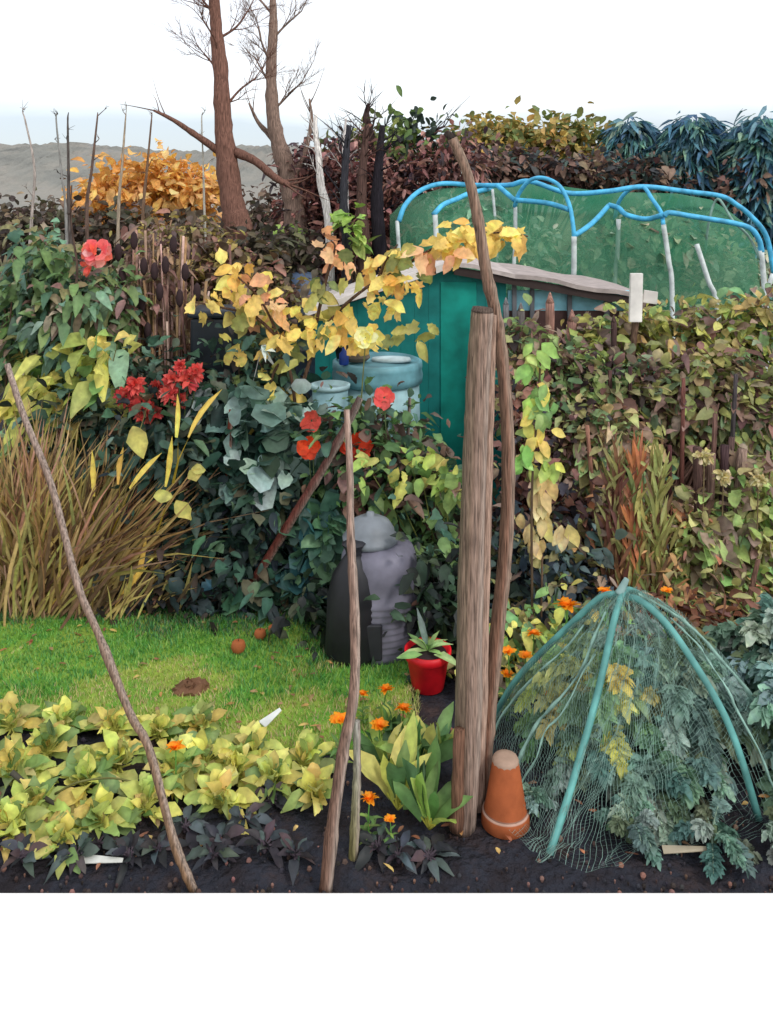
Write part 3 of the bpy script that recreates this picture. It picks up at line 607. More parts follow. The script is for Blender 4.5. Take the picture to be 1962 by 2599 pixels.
m = MB(); q = GX(898, 4.88); m.lathe(q.x, q.y, [(.13, 0), (.165, .05), (.155, .2), (.15, .36), (.12, .48), (.07, .56), (.04, .6)], lin('#1d1d22'), n=14, ecc=.8); o = m.build('body', PLAST, t)  # sack made wide and set forward to paint the bin's shaded left half
m = MB(); m.lathe(q.x, q.y, [(.045, .595), (.05, .62), (.07, .65), (.05, .66)], lin('#26262c'), n=9); m.build('neck', PLAST, t, smooth=False)

# ------------------------------------------------------------------ red pot with plant
Yp = 4.6; c_ = GX(1086, Yp); kP = Yp / F
t = thing('red_flower_pot', 'glossy red plant pot with a leafy green plant in it', 'plant pot', c_)
RED = np.array(lin('#c41420')) * 1.2; zt = P(0, 1646, Yp).z
m = MB(); m.lathe(c_.x, c_.y, [(.08, .0), (.085, .005), (.11, zt - .05), (.112, zt - .048)], RED, n=40); m.build('body', PLAST, t)
m = MB(); m.lathe(c_.x, c_.y, [(.113, zt - .047), (.122, zt - .042), (.125, zt), (.114, zt), (.108, zt - .02)], RED * 1.15, n=40); m.build('rim', PLAST, t)
lv = Leaves(); pp = pal('#6ca048 #84b058 #558a40 #9ac070', 1.2)
for i in range(12):
    a = i * .55 + .3; el = .2 + .9 * rng.random(); d = np.array([math.cos(a) * math.cos(el), math.sin(a) * math.cos(el), math.sin(el)])
    lv.add('lance', (c_.x, c_.y, zt - .01), d, (0, -.3, 1), .13 + .07 * rng.random(), .035, pick(pp), .25)
for dx in (-1, 1): lv.add('lance', (c_.x + dx * .03, c_.y - .08, zt + .01), (dx, -.35, .15), (0, -.6, 1), .16, .045, pick(pp), .35)
so_ = MB(); so_.lathe(c_.x, c_.y, [(.103, zt - .03), (.1, zt - .018), (.04, zt - .012)], lin('#33292a'), n=24); so_.build('compost', CLAY, t)
lv.add('lance', (c_.x, c_.y, zt), (-.25, -.1, 1), (0, -1, .2), .24, .035, lin('#8c9c98'), 0)
lv.build('foliage', LEAF, t)

# ------------------------------------------------------------------ terracotta pot upside down
Yt = 3.60; c_ = GX(1283, Yt); kT = Yt / F; z1 = P(0, 1915, Yt + .02).z
t = thing('terracotta_pot', 'terracotta flower pot standing upside down at the foot of the post', 'plant pot', c_)
TC = np.array(lin('#a05632')); TP = np.array(lin('#b09080'))
m = MB(); m.lathe(c_.x, c_.y, [(.091, .06, TP), (.089, .066, TC * .9), (.082, .09), (.054, z1 - .012), (.052, z1 - .004), (.045, z1), (.016, z1 - .002)], TC, n=40); m.build('body', CLAY, t)
m = MB(); m.lathe(c_.x, c_.y, [(.096, .0), (.1, .004), (.098, .052), (.096, .056, TP), (.0915, .0595, TP)], TC * 1.02, n=40); m.build('rim', CLAY, t)
m = MB(); m.lathe(c_.x, c_.y, [(.0535, z1 - .03), (.056, z1 - .01), (.05, z1 + .003), (.03, z1 + .004)], lin('#a48a78'), n=14); m.build('lime_crust', CLAY, t)

# ------------------------------------------------------------------ posts and canes in front
Yq = 3.60; kq = Yq / F
base = G(1178, 2088)
t = thing('weathered_post', 'thick weathered timber post rising through the middle of the plot', 'post', base)
m = MB(); BR = np.array(lin('#94796a'))
m.tube([P(1172, 2100, base.y), P(1188, 1850, base.y), P(1194, 1500, base.y), P(1204, 1200, base.y), P(1214, 950, base.y), P(1224, 792, base.y)], .059, .046, BR * .62, BR * .8, n=22, per=10, wob=.06, side=(lin('#575540'), lin('#a09085'))); m.build('shaft', BARK, t)  # green-brown weathered left; pale right colour paints the lit edge
m = MB(); m.tube([P(1224, 791, base.y), P(1225, 780, base.y)], .046, .041, lin('#5e5048'), n=18, per=2, wob=.05); m.build('end_grain', BARK, t)
m = MB(); m.tube([P(1158, 2104, base.y - .07), P(1162, 1990, base.y - .07), P(1166, 1850, base.y - .06)], .03, .022, lin('#6e5040'), n=9, wob=.15); m.build('splinter', BARK, t)
t = thing('bent_hazel_pole', 'tall thin bent pole crossing behind the top of the thick post', 'pole', GX(1222, 3.72))
m = MB(); Yz = 3.72; c0, c1 = np.array(lin('#75503f')), np.array(lin('#8f7464'))
m.tube([GX(1222, Yz), P(1236, 1850, Yz), P(1262, 1600, Yz), P(1284, 1380, Yz), P(1290, 1150, Yz), P(1276, 930, Yz), P(1256, 790, Yz - .02), P(1232, 680, Yz - .03), P(1214, 560, Yz - .03), P(1186, 440, Yz - .03), P(1148, 352, Yz - .03)], .034, .021, c0, c1, n=10, per=8, wob=.08, knots=5, side=(lin('#54483c'), lin('#968678'))); m.build('shaft', BARK, t)  # lit right and shaded left of the pole are in its colours
m = MB(); m.tube([P(1148, 353, Yz - .03), P(1138, 340, Yz - .03), P(1130, 346, Yz - .03)], .018, .012, lin('#3c3430'), n=7); m.tube([P(1146, 350, Yz - .03), P(1152, 338, Yz - .03)], .014, .008, lin('#3c3430'), n=7); m.build('knot', BARK, t)
t = thing('split_stake', 'slim pinkish stake standing tight against the right of the thick post', 'stake', GX(1215, 3.66))
m = MB(); m.tube([GX(1214, 3.68), P(1226, 1700, 3.68), P(1236, 1300, 3.68), P(1244, 1000, 3.66), P(1250, 800, 3.64)], .024, .018, lin('#b09484'), lin('#a08474'), n=8, per=8, wob=.14); m.build('shaft', BARK, t)
def cane(name, label, pts, r0, r1, c0, c1, knots=7, tie=None):
    t = thing(name, label, 'garden cane', Vector((pts[0].x, pts[0].y, 0))); m = MB()
    m.tube(pts, r0, r1, np.array(lin(c0)), np.array(lin(c1)), n=9, per=9, wob=.08, knots=knots, side=(np.array(lin(c0)) * .6, lin('#a09288'))); m.build('shaft', BARK, t); return t  # cane colour darkened on the left, paled on the right as if lit
Y1 = 3.27
cane('garden_cane', 'long pale cane leaning left across the yellow grasses and lawn', [P(492, 2262, Y1), P(440, 2130, Y1 + .03), P(378, 1900, Y1 + .1), P(330, 1810, Y1 + .13), P(250, 1610, Y1 + .2), P(196, 1480, Y1 + .25), P(130, 1230, Y1 + .35), P(62, 1060, Y1 + .42), P(18, 925, Y1 + .5)], .017, .013, '#70543a', '#98847a')
cane('garden_cane', 'slightly crooked cane standing just left of the compost bin', [P(826, 2262, Y1), P(846, 2080, Y1 + .02), P(872, 1900, Y1 + .04), P(898, 1760, Y1 + .06), P(900, 1560, Y1 + .1), P(890, 1360, Y1 + .12), P(888, 1200, Y1 + .14), P(880, 1040, Y1 + .16)], .026, .012, '#64483a', '#a88c7e')
cane('garden_cane', 'short grey green cane behind the foot of the crooked cane', [P(896, 2190, 3.42), P(902, 2060, 3.43), P(906, 1960, 3.44), P(905, 1830, 3.45)], .02, .014, '#7c7444', '#94948c')
cane('garden_cane', 'dark red slanting cane tip showing above the crooked cane', [GX(605, 5.5), P(752, 1300, 5.4), P(820, 1190, 5.4), P(880, 1080, 5.4), P(914, 1010, 5.4)], .03, .022, '#6a3026', '#5a5450')
cane('garden_cane', 'thin brown cane upright just before the water butt', [GX(1030, 5.75), P(1034, 1150, 5.75), P(1040, 1010, 5.75)], .016, .01, '#4c3c38', '#6a6058')
cane('garden_cane', 'short rust coloured cane left of the grey green leaves', [GX(575, 5.7), P(580, 1180, 5.7), P(586, 1040, 5.7)], .026, .014, '#6a2c22', '#7c3a28')
cane('garden_cane', 'rusty slanting cane above the crooked cane tip', [GX(880, 5.9), P(884, 1150, 5.9), P(886, 1045, 5.9)], .02, .012, '#8a4030', '#a05a44')

# ------------------------------------------------------------------ hooped net cloche at the right
A = Vector((.645, 3.43, 0)); B = Vector((.505, 4.25, 0)); C_ = Vector((1.555, 3.62, 0)); D = Vector((1.56, 4.42, 0)); O = Vector((1.075, 3.93, 0))
legs = [(A, [(0, .80), (.1, .765), (.38, .46), (.7, .20), (.86, .09), (1, 0)]), (C_, [(0, .80), (.15, .785), (.38, .69), (.7, .45), (.86, .26), (1, 0)]),
        (D, [(0, .80), (.15, .775), (.38, .66), (.7, .42), (.86, .24), (1, 0)]), (B, [(0, .80), (.15, .765), (.38, .60), (.7, .35), (.86, .19), (1, 0)])]
def legpt(i, s, off=0):
    b, pr = legs[i % 4]; z = np.interp(s, [q[0] for q in pr], [q[1] for q in pr]); p = O.lerp(b, s); return Vector((p.x, p.y, z + off))
nt_ = thing('net_cloche', 'domed cloche of teal pipe hoops under fine grey green netting', 'cloche', O)
TL = np.array(lin('#5c9a94')) * .9
for (i, j) in ((0, 2), (3, 1)):
    m = MB(); ss = (1, .86, .7, .38, .15)
    m.tube([legpt(i, s) for s in ss] + [legpt(i, 0, .004 if i == 0 else -.012)] + [legpt(j, s) for s in ss[::-1]], .0155, .0155, TL, n=10, per=6); m.build('hoop', METAL, nt_)
m = MB(); m.tube([O + Vector((-.02, 0, .80)), O + Vector((0, 0, .84)), O + Vector((.015, 0, .87))], .02, .012, np.array(lin('#8aa8a4')), n=8); m.build('crossing_tie', METAL, nt_)
def netpt(a, s):          # a 0..4 around legs, s 0..1.12 outwards
    i = int(a) % 4; f = a - int(a); s1 = min(s, 1.0)
    p, q = legpt(i, s1), legpt(i + 1, s1); r = p.lerp(q, f); bul = 4 * f * (1 - f)
    ctr = Vector((r.x - O.x, r.y - O.y, 0)); bulge = {0: .10, 1: .55, 2: .12, 3: .12}[i]
    r += ctr * bul * bulge; r.z -= .02 * bul * math.sin(s1 * 3)
    if s > 1: r += ctr.normalized() * (s - 1) * (1.0 + .4 * math.sin(a * 9)); r.z = max(.01, .02 + .015 * math.sin(a * 17))
    r.z += .012 + .008 * math.sin(a * 23 + s * 11) + .006 * math.sin(a * 61 + s * 37); r.x += .008 * math.sin(s * 43 + a * 31); r.y += .008 * math.sin(s * 29 - a * 47); return r
m = MB(); NC = lin('#7f9c92')
def thread(pts, r):
    n = len(pts); vs = []; fs = []
    for p in pts: vs += [p + Vector((r, 0, 0)), p + Vector((-r * .5, r * .8, 0)), p + Vector((-r * .3, -r * .5, r * .8))]
    for i in range(n - 1):
        for k in range(3): fs.append((i*3+k, i*3+(k+1) % 3, i*3+3+(k+1) % 3, i*3+3+k))
    m.add(vs, fs, np.array(NC) * (.8 + .5 * rng.random()))
NA = 210
for i in range(NA):
    a = 4 * i / NA; thread([netpt((a + .12 * math.sin(s * 4 + i * .05)) % 3.9999, s) for s in np.linspace(.02 if i % 3 == 0 else (.3 if i % 3 == 1 else .12), 1.1, 26)], .0008)
for s in np.linspace(.05, 1.1, 74): thread([netpt((4 * k / 180) % 3.9999, s) for k in range(181)], .0007)
m.build('net', STEM, nt_, smooth=False)
# gathered folds of net
m = MB()
for a, s0, s1, r in [(3.55, .15, 1.1, .006), (3.66, .3, 1.1, .004), (1.4, .1, 1.1, .006), (1.15, .3, 1.05, .004), (2.1, .2, 1.0, .004), (1.75, .3, 1.1, .005), (3.2, .3, 1.0, .005)]:
    m.tube([netpt((a + .05 * math.sin(s * 6)) % 4, s) for s in np.linspace(s0, s1, 9)], r, r * 1.4, lin('#86a89c'), n=5, per=3, wob=.6)
m.build('net_fold', STEM, nt_)

# brassicas and others under the net
def frond_plant(name, label, cat, base, n, L, P_, h, group=None, el=(-.2, 1.1)):
    t = thing(name, label, cat, base, group); lv = Leaves(); st = MB(); c = np.array(lin('#8fa690'))
    st.tube([base, base + Vector((.01, 0, h + .03))], .016, .01, np.array(lin('#5a6a4c')), n=7, per=3)
    for i in range(n):
        a = i * 2.4 + rng.random() * .7; e = el[0] + (el[1] - el[0]) * rng.random(); p0 = base + Vector((0, 0, h * (.25 + .75 * rng.random()) + .02)); l_ = L * (.7 + .6 * rng.random())
        d = Vector((math.cos(a) * math.cos(e), math.sin(a) * math.cos(e), math.sin(e))); p1 = p0 + d * l_ * .6; p2 = p0 + d * l_ + Vector((0, 0, -.35 * l_)); p2.z = max(p2.z, .02)
        cv = catmull([p0, p1, p2], 6); st.tube([p0, p1, p2], .0045, .002, c * (.8 + .4 * rng.random()), n=5, per=3); hue = pick(P_, .25)
        for k in range(3, len(cv)):
            dd = (cv[k] - cv[k - 1]).normalized(); sd_ = dd.cross(Vector((0, 0, 1))).normalized(); wl = .10 * L / .24 * math.sin(math.pi * (k - 1.5) / len(cv)) ** .5
            for sg in (-1, 1):
                for _ in range(4):
                    q = cv[k].lerp(cv[k - 1], rng.random()); lv.add('crinkle', q, sd_ * sg + dd * .6 + Vector(rdir()) * .5, Vector((0, -.35, 1)) + Vector(rdir()) * .9, wl * (.35 + .5 * rng.random()), wl * .34, hue * (.8 + .4 * rng.random()), .25)
        lv.add('crinkle', p2 - (p2 - p1) * .2, (p2 - p1), (0, -.3, 1), wl, wl * .6, hue, .3)
    st.build('stalk', STEM, t); lv.build('foliage', LEAF, t); return t
def rosette(name, label, cat, base, n, L, W, P_, shape='crinkle', el=(.3, 1.2), droop=.5, stalk='#9aa880', group=None, hstem=0.0, sl=.4):
    t = thing(name, label, cat, base, group); lv = Leaves(); st = MB(); sc = lin(stalk)
    if hstem: st.tube([base, base + Vector((.01, 0, hstem))], .014, .01, np.array(sc) * .7, n=7, per=3)
    for i in range(n):
        a = i * 2.4 + rng.random() * .6; e = el[0] + (el[1] - el[0]) * rng.random(); hz = hstem * (.3 + .7 * rng.random())
        d = Vector((math.cos(a) * math.cos(e), math.sin(a) * math.cos(e), math.sin(e))); p0 = base + Vector((0, 0, hz + .01)); l_ = L * (.7 + .6 * rng.random()); p1 = p0 + d * l_ * sl
        st.tube([p0, p0.lerp(p1, .5), p1], .006, .004, sc, n=5, per=2)
        lv.add(shape if shape != 'mix' else ('ovate', 'crinkle', 'lance')[int(rng.integers(3))], p1 - d * .01, d, Vector((0, -.4, .8)) + Vector(rdir()) * .35, l_, W * l_ / L * (.8 + .4 * rng.random()), pick(P_, .2), droop * (.6 + .8 * rng.random()))
    st.build('stalk', STEM, t); lv.build('foliage', LEAF, t); return t
gb = 'brassicas under the net cloche'
for (x, y, n, L, lab, pl, hs) in [
    (.92, 3.86, 14, .17, 'sage green brassica at the front left under the net', p_teal, .12), (1.14, 3.68, 18, .18, 'low grey green brassica at the front middle under the net', p_teal, .08),
    (1.3, 3.78, 14, .19, 'dusty teal brassica at the front right under the net', p_teal, .15), (1.0, 4.0, 26, .22, 'tall yellow green brassica in the centre of the net cloche', pal('#9aa84a #7a9a58 #b0b050 #6c9060 #c4b838', 1.2), .38),
    (1.32, 4.02, 24, .22, 'tall blue green kale right of centre under the net', p_teal, .38), (.82, 4.16, 20, .16, 'green leafy plant at the back left under the net', pal('#7aa04a #6c9a5c #a8b048 #5a8a58', 1.2), .28),
    (1.42, 4.12, 20, .2, 'grey kale pressing out of the right side of the net', p_teal, .3), (1.15, 4.28, 22, .2, 'shadowed kale at the back of the net cloche', p_teal, .4)]:
    frond_plant('brassica', lab, 'vegetable', Vector((x, y, 0)), int(n * 1.3), L * 1.15, pl, hs, gb)
for (x, y, n, L, lab) in [(1.86, 3.85, 26, .24, 'dusty green kale outside the net at the right edge'), (1.64, 3.46, 10, .12, 'low grey kale near the front right corner'), (1.9, 4.35, 28, .24, 'tall grey green kale beside the right edge'), (.56, 3.66, 8, .1, 'small teal leaved seedling at the left foot of the front hoop'), (.98, 3.5, 9, .11, 'small bluish seedling in front of the net'), (1.3, 3.46, 9, .12, 'small grey seedling at the front right of the net')]:
    frond_plant('kale', lab, 'vegetable', Vector((x, y, 0)), int(n * 1.4), L * 1.2, p_teal, .36 if n > 20 else .06, 'kale around the net cloche')

# ------------------------------------------------------------------ squash / bean leaves at the front left
sq = pal('#a4a848 #b4b24c #92a048 #7c8c44 #c0b858 #667e48 #a89c54 #8c9c48 #5f7a3c #b0a048', 1.45, .12)
spots = [(30, 1990, 9, .17), (120, 1930, 9, .17), (90, 2080, 10, .17), (215, 2010, 9, .17), (300, 1960, 9, .16), (250, 2110, 9, .16), (370, 2070, 9, .15), (440, 1980, 9, .16), (520, 1950, 8, .15), (600, 1990, 9, .16), (560, 2060, 8, .15), (690, 2010, 8, .15), (770, 1960, 8, .15), (30, 1860, 8, .15), (160, 1860, 8, .14), (290, 1870, 8, .14), (400, 1880, 8, .14), (510, 1860, 8, .14), (30, 2130, 8, .15), (160, 2160, 7, .13), (640, 1930, 7, .14), (800, 2040, 7, .13)]
lab = ['at the far left edge of the bed', 'second in from the left edge', 'low by the left edge above the dark leaves', 'in front of the dark gap in the soil', 'left of the leaning cane', 'with a fallen stem across it', 'at the foot of the leaning cane', 'beneath the orange red petal', 'with a dark leaf beside it', 'left of the white sliver of label', 'over the dark earth hollow', 'left of the crooked cane', 'pale and broad beside the crooked cane', 'on the lawn edge at the far left', 'on the lawn edge near the left', 'on the lawn edge by the leaning cane', 'right of the leaning cane on the lawn edge', 'bright yellow on the lawn edge', 'lowest at the far left edge', 'half buried among dark leaves', 'between label and lawn', 'drooping left of the short grey cane']
for (px, py, n, L), l_ in zip(spots, lab):
    rosette('squash_plant', 'yellow green broad leaved plant ' + l_, 'vegetable', G(px, py), n + 28, L * .72, L * .36, sq, 'mix', (.0, 1.45), .4, '#a8a850', 'yellowing squash plants at the front left', .02, .5)
# dark low leaves in the front row
gk = 'dark low greens along the front of the bed'
for (px, py, l_) in [(60, 2200, 'at the far left'), (190, 2235, 'left of the white label'), (250, 2150, 'above the white label'), (400, 2170, 'left of the leaning cane foot'), (470, 2110, 'right of the leaning cane'), (560, 2150, 'between the canes'), (620, 2090, 'left of the pale blue leaf'), (670, 2160, 'carrying a pale blue leaf'), (750, 2200, 'left of the crooked cane foot'), (540, 2235, 'near the path by the leaning cane'), (690, 2040, 'behind the crooked cane foot'), (960, 2160, 'right of the short grey cane'), (1010, 2220, 'nearest the path in the middle'), (330, 2245, 'close to the path at the left'), (1090, 2210, 'left of the thick post foot')]:
    rosette('beet_plant', 'dark blue grey leafy vegetable ' + l_, 'vegetable', G(px, min(py, 2185)), 15, .085, .036, p_blue, 'mix', (.0, 1.0), .45, '#4a4048', gk, .01, .35)
# chard with tall leaves
gch = 'chard plants left of the thick post'
for (px, py, n, L, l_) in [(1010, 2060, 8, .26, 'tall yellow striped chard left of the post'), (1090, 2110, 9, .25, 'green and yellow chard nearest the post foot'), (1060, 1960, 9, .22, 'chard behind the tallest one'), (975, 1960, 8, .18, 'small chard right of the crooked cane'), (1110, 1930, 8, .18, 'upright chard against the thick post'), (990, 1880, 7, .14, 'low green chard under the orange flowers')]:
    rosette('chard_plant', l_, 'vegetable', G(px, py), n + 4, L, L * .27, pal('#a8b434 #5f8a3c #4a7a3e #8aa83a #c4c04c #3f6a3a', 1.25), 'strap', (.75, 1.45), .18, '#c0bc50', gch, .0, .25)

# ------------------------------------------------------------------ marigolds (one built, then copied)
def flower_head(m, c, r, col, tilt):
    for ring, (rr, n, zz) in enumerate([(1, 10, 0), (.75, 8, .25), (.45, 6, .4)]):
        for k in range(n):
            a = 6.283 * k / n + ring * .3; d = np.array([math.cos(a), math.sin(a) * .8 - tilt * .2, .35 + zz]); m.add('ovate', c, d, (0, -.6, 1), r * rr, r * .62, pick([col], .25), .15)
mg = thing('marigold', 'PLACE', 'flower', (0, 0, 0), 'orange marigolds dotted through the beds')
lv = Leaves(); flower_head(lv, (0, 0, .2), .045, np.array(lin('#f08418')) * 1.35, .5); lv.build('flower_head', PETAL, mg)
s_ = MB(); s_.tube([(0, 0, 0), (.008, 0, .1), (0, 0, .2)], .004, .003, lin('#5a8a3c'), n=5); s_.build('stalk', STEM, mg)
lv = Leaves()
for k in range(12): a = k * 2.4; lv.add('lance', (0, 0, .02 + .012 * k), (math.cos(a), math.sin(a), .5), (0, 0, 1), .07, .022, pick(pal('#5f8a3c #7aa048 #8aa83c')), .3)
lv.build('foliage', LEAF, mg)
fl = [(862, 1828, 3.95, 1.15, 'round orange marigold touching the crooked cane'), (962, 1842, 3.95, 1.1, 'flat orange marigold right of the crooked cane'), (1024, 1800, 4.1, 1.0, 'pale orange marigold below the red pot'), (980, 1752, 4.3, 1.05, 'upright orange marigold left of the red pot'), (922, 1762, 4.25, .7, 'small orange marigold against the cane on the lawn edge'),
      (1290, 1655, 4.3, 1.0, 'orange red marigold just right of the thick post'), (1334, 1665, 4.3, .9, 'brownish orange marigold beside the net cloche'), (1286, 1712, 4.3, .9, 'yellow orange marigold low beside the thick post'), (1355, 1610, 4.55, 1.0, 'amber marigold above the left hoop'), (1440, 1540, 4.55, 1.7, 'largest orange marigold left of the cloche top'),
      (1536, 1502, 4.6, 1.0, 'orange marigold directly left of the cloche peak'), (1692, 1500, 4.6, .8, 'small orange marigold right of the cloche peak'), (1400, 1762, 4.05, .8, 'salmon marigold under the left hoop'), (1532, 1815, 3.8, .9, 'salmon marigold under the middle of the net'), (1582, 1738, 3.95, .8, 'faded marigold inside the net beside yellow leaves'), (938, 2030, 3.5, .95, 'coral marigold low beside the short grey cane'), (446, 1898, 3.75, 1.0, 'coral red marigold among the yellow squash leaves'), (990, 2080, 3.45, .6, 'tiny coral marigold among the chard')]
for i, (px, py, Y, sc, l_) in enumerate(fl):
    q = P(px, py, Y)
    if i == 0: r = mg
    else:
        r = mg.copy(); COL.objects.link(r)
        for ch in list(mg.children):
            c = ch.copy(); COL.objects.link(c); c.parent = r
    r['label'] = l_; r.location = (q.x, q.y, 0); r.rotation_euler = (0, 0, i * 1.1)
    r.scale = (sc, sc, sc)
    # bring the head to its height by standing the plant on longer stalks
    for ch in r.children:
        if ch.name.startswith('stalk'): ch.scale = (1, 1, q.z / sc / .2 if q.z > .05 else .3)
        if ch.name.startswith('flower_head'): ch.location.z = q.z / sc - .2
        if ch.name.startswith('foliage'): ch.scale = (1, 1, max(.4, q.z / sc / .2 * .8))

# ------------------------------------------------------------------ left side planting
def rose(lv_, t):
    f = Leaves(); c = np.array(P(250, 640, 6.3))
    for k in range(26):
        d = rdir() * [1, .7, 1]; d[1] -= .4; f.add('round', c + d * .03, d, (0, -1, .3), .09, .08, pick(pal('#ec7a78 #f09a90 #f0b0ac #e8705c #e06a6c', 1.3, .05)), 0)
    c2 = np.array(P(222, 676, 6.3))
    for k in range(7): f.add('ovate', c2 + rdir() * .02, rdir() + [-.3, 0, -.4], (0, -1, .3), .06, .04, pick(pal('#e8503c #e86a50', 1.2)), 0)
    f.build('flower', PETAL, t)
shrub('rose_bush', 'tall green rose bush at the left carrying one pink rose', 'bush', [(90, 700, 110, 130, 6.5, .35), (200, 800, 120, 150, 6.4, .35), (60, 850, 100, 150, 6.4, .35), (280, 760, 60, 80, 6.4, .25), (250, 900, 90, 100, 6.4, .3)],
      2300, .105, p_left, '#6a5044', 20, .012, clump=9, cl_r=.07, asp=.55, droop=.5, extra=rose, face=.4)
shrub('big_leaf_plant', 'plant with large lime and sea green leaves before the rose bush', 'plant', [(200, 960, 110, 80, 6.0, .2), (100, 960, 80, 60, 6.0, .2), (300, 900, 40, 60, 6.0, .15), (130, 1060, 110, 50, 6.0, .2)],
      150, .2, pal('#a8a834 #b8b43c #76ac80 #8a9a3c #6a9a4c #c0ac40', 1.3), '#5c5a3a', 16, .01, clump=3, cl_r=.07, asp=.55, droop=.6, face=.8)
shrub('dark_undershrub', 'dark bottle green shrub below the large leaved plant', 'bush', [(250, 1080, 140, 90, 5.95, .25), (420, 1020, 100, 100, 6.0, .25), (430, 1200, 100, 120, 5.8, .25)], 1700, .1, pal('#274238 #34584a #3f6650 #23302e #4a5440 #56786a', 1.15), '#3a3430', 14, .01)
# dead seedhead stems
t = thing('seedhead_clump', 'clump of dead pinkish brown stems with dark oval seedheads', 'dead plant', GX(400, 6.7))
m = MB(); pb = pal('#a07c6c #8a6a5e #b89484 #9a7a50 #7a5a50 #c0a094', 1.1)
for i in range(90):
    x0 = 400 + rng.normal() * 60; x1 = x0 + rng.normal() * 25; Yv = 6.5 + rng.random() * .4; top = 580 + rng.random() * 260
    m.tube([GX(x0, Yv), P((x0 + x1) / 2 + rng.normal() * 6, 1000, Yv), P(x1, top, Yv)], .010, .006 + .006 * rng.random(), pick(pb), n=5, per=4)
for (a, b) in [(365, 675), (392, 688), (420, 672), (310, 700), (456, 756), (375, 840), (405, 740), (470, 690), (440, 620), (300, 640), (360, 770), (500, 740), (340, 610)]:
    q = P(a, b, 6.45); hd = MB(); hd.lathe(q.x, q.y, [(.006, q.z - .07), (.024, q.z - .045), (.03, q.z), (.022, q.z + .045), (.006, q.z + .065)], lin('#382a2c'), n=10); hd.build('seedhead', CLAY, t)
m.build('stem', STEM, t)
lv = Leaves(); crown(lv, [(400, 760, 120, 190, 6.8, .2), (420, 930, 130, 80, 6.7, .2)], 900, .12, pal('#94745e #7a5a50 #a88a60 #66504a #8a6a48', 1.1), 'lance', .25, .5, 8, .06); lv.build('dead_leaf', LEAF, t)
# brown and olive fill behind vine
shrub('bronze_shrub', 'bronze and olive shrub behind the dead seedhead clump', 'bush', [(560, 700, 110, 70, 8.2, .3), (450, 620, 90, 50, 8.4, .3), (660, 760, 80, 60, 8, .3)], 2200, .1, pal('#8a8044 #6a5a3c #7a6250 #b0a040 #5a4a3c #9a6a5c'), '#5a443a', 14, .012)
# red dahlias
t = thing('red_flowering_plant', 'bushy plant with a mass of scarlet flowers left of centre', 'flower', GX(420, 5.8))
st = MB(); f = Leaves(); g = Leaves()
for (a, b, s) in [(320, 1005, 1), (360, 1020, 1.2), (345, 975, 1), (385, 1045, 1.1), (440, 965, 1.1), (480, 960, 1.2), (430, 1000, .9), (500, 945, .9), (400, 985, .9), (460, 1015, .8), (460, 930, .7), (365, 1055, .8)]:
    q = np.array(P(a, b, 5.72 + .1 * rng.random()))
    for k in range(26): d = rdir() * [1, .6, .8] + [0, -.5, .2]; f.add('ovate', q + d * .008, d, (0, -1, .5), .075 * s, .04 * s, pick(pal('#cc3a34 #d8483c #b82c30 #c8564c', 1.25)), .1)
    st.tube([GX(410 + rng.normal() * 20, 5.8), P((a + 410) / 2, 1250, 5.8), q], .008, .005, lin('#4a5a3a'), n=5)
crown(g, [(400, 1120, 110, 80, 5.85, .1)], 500, .1, p_dark); st.build('stem', STEM, t); f.build('flower', PETAL, t); g.build('foliage', LEAF, t)

# ornamental grass clumps
def grassclump(label, px, Y, n, lean, hpx, cols, wid=.012, name='grass_clump', spread=50, tilt=.25, fat=0):
    base = GX(px, Y); t = thing(name, label, 'ornamental grass', base, 'dried ornamental grasses at the left'); lv = Leaves(); k = Y / F
    for _ in range(n):
        b = base + Vector((rng.normal() * spread * k, rng.normal() * .09, 0)); hgt = hpx * k * (.45 + .55 * rng.random())
        d = (lean + rng.normal() * tilt, rng.normal() * .25, 1); lv.add('strap', b, d, (0, -1, .1), hgt, wid * (.6 + .9 * rng.random()), pick(cols, .2), .04 + .2 * rng.random() ** 2)
    lv.build('blades', LEAF, t); return t
pgx = pal('#9a7840 #b0904c #7c5c3c #986848 #b4a04c #6c4c3a #867a3c #a87c62 #5a4434', 1.1)
grassclump('large fan of ochre and russet grass sweeping right at the left of the lawn', 180, 5.6, 620, .62, 500, pgx, .017)
grassclump('upright straw yellow grass clump at the far left edge', 50, 5.5, 520, .05, 560, pal('#b09450 #988f48 #b88c70 #7c6c3c #bca860 #a07c4c #6c5038', 1.15), .018, spread=70, tilt=.16)
grassclump('olive brown grass between the two larger clumps', 120, 5.55, 380, .3, 430, pal('#a08a44 #8c6a44 #b0a04c #7a5c44', 1.2), .022)
grassclump('short tan grass at the front of the left border', 200, 5.45, 260, .55, 230, pal('#a89048 #8a6a44 #c0b058 #6a5038', 1.2), .018, spread=80)
t = thing('yellow_stalks', 'bright yellow upright leaf stalks standing in the russet grass', 'plant', GX(400, 5.5), None); lv = Leaves()
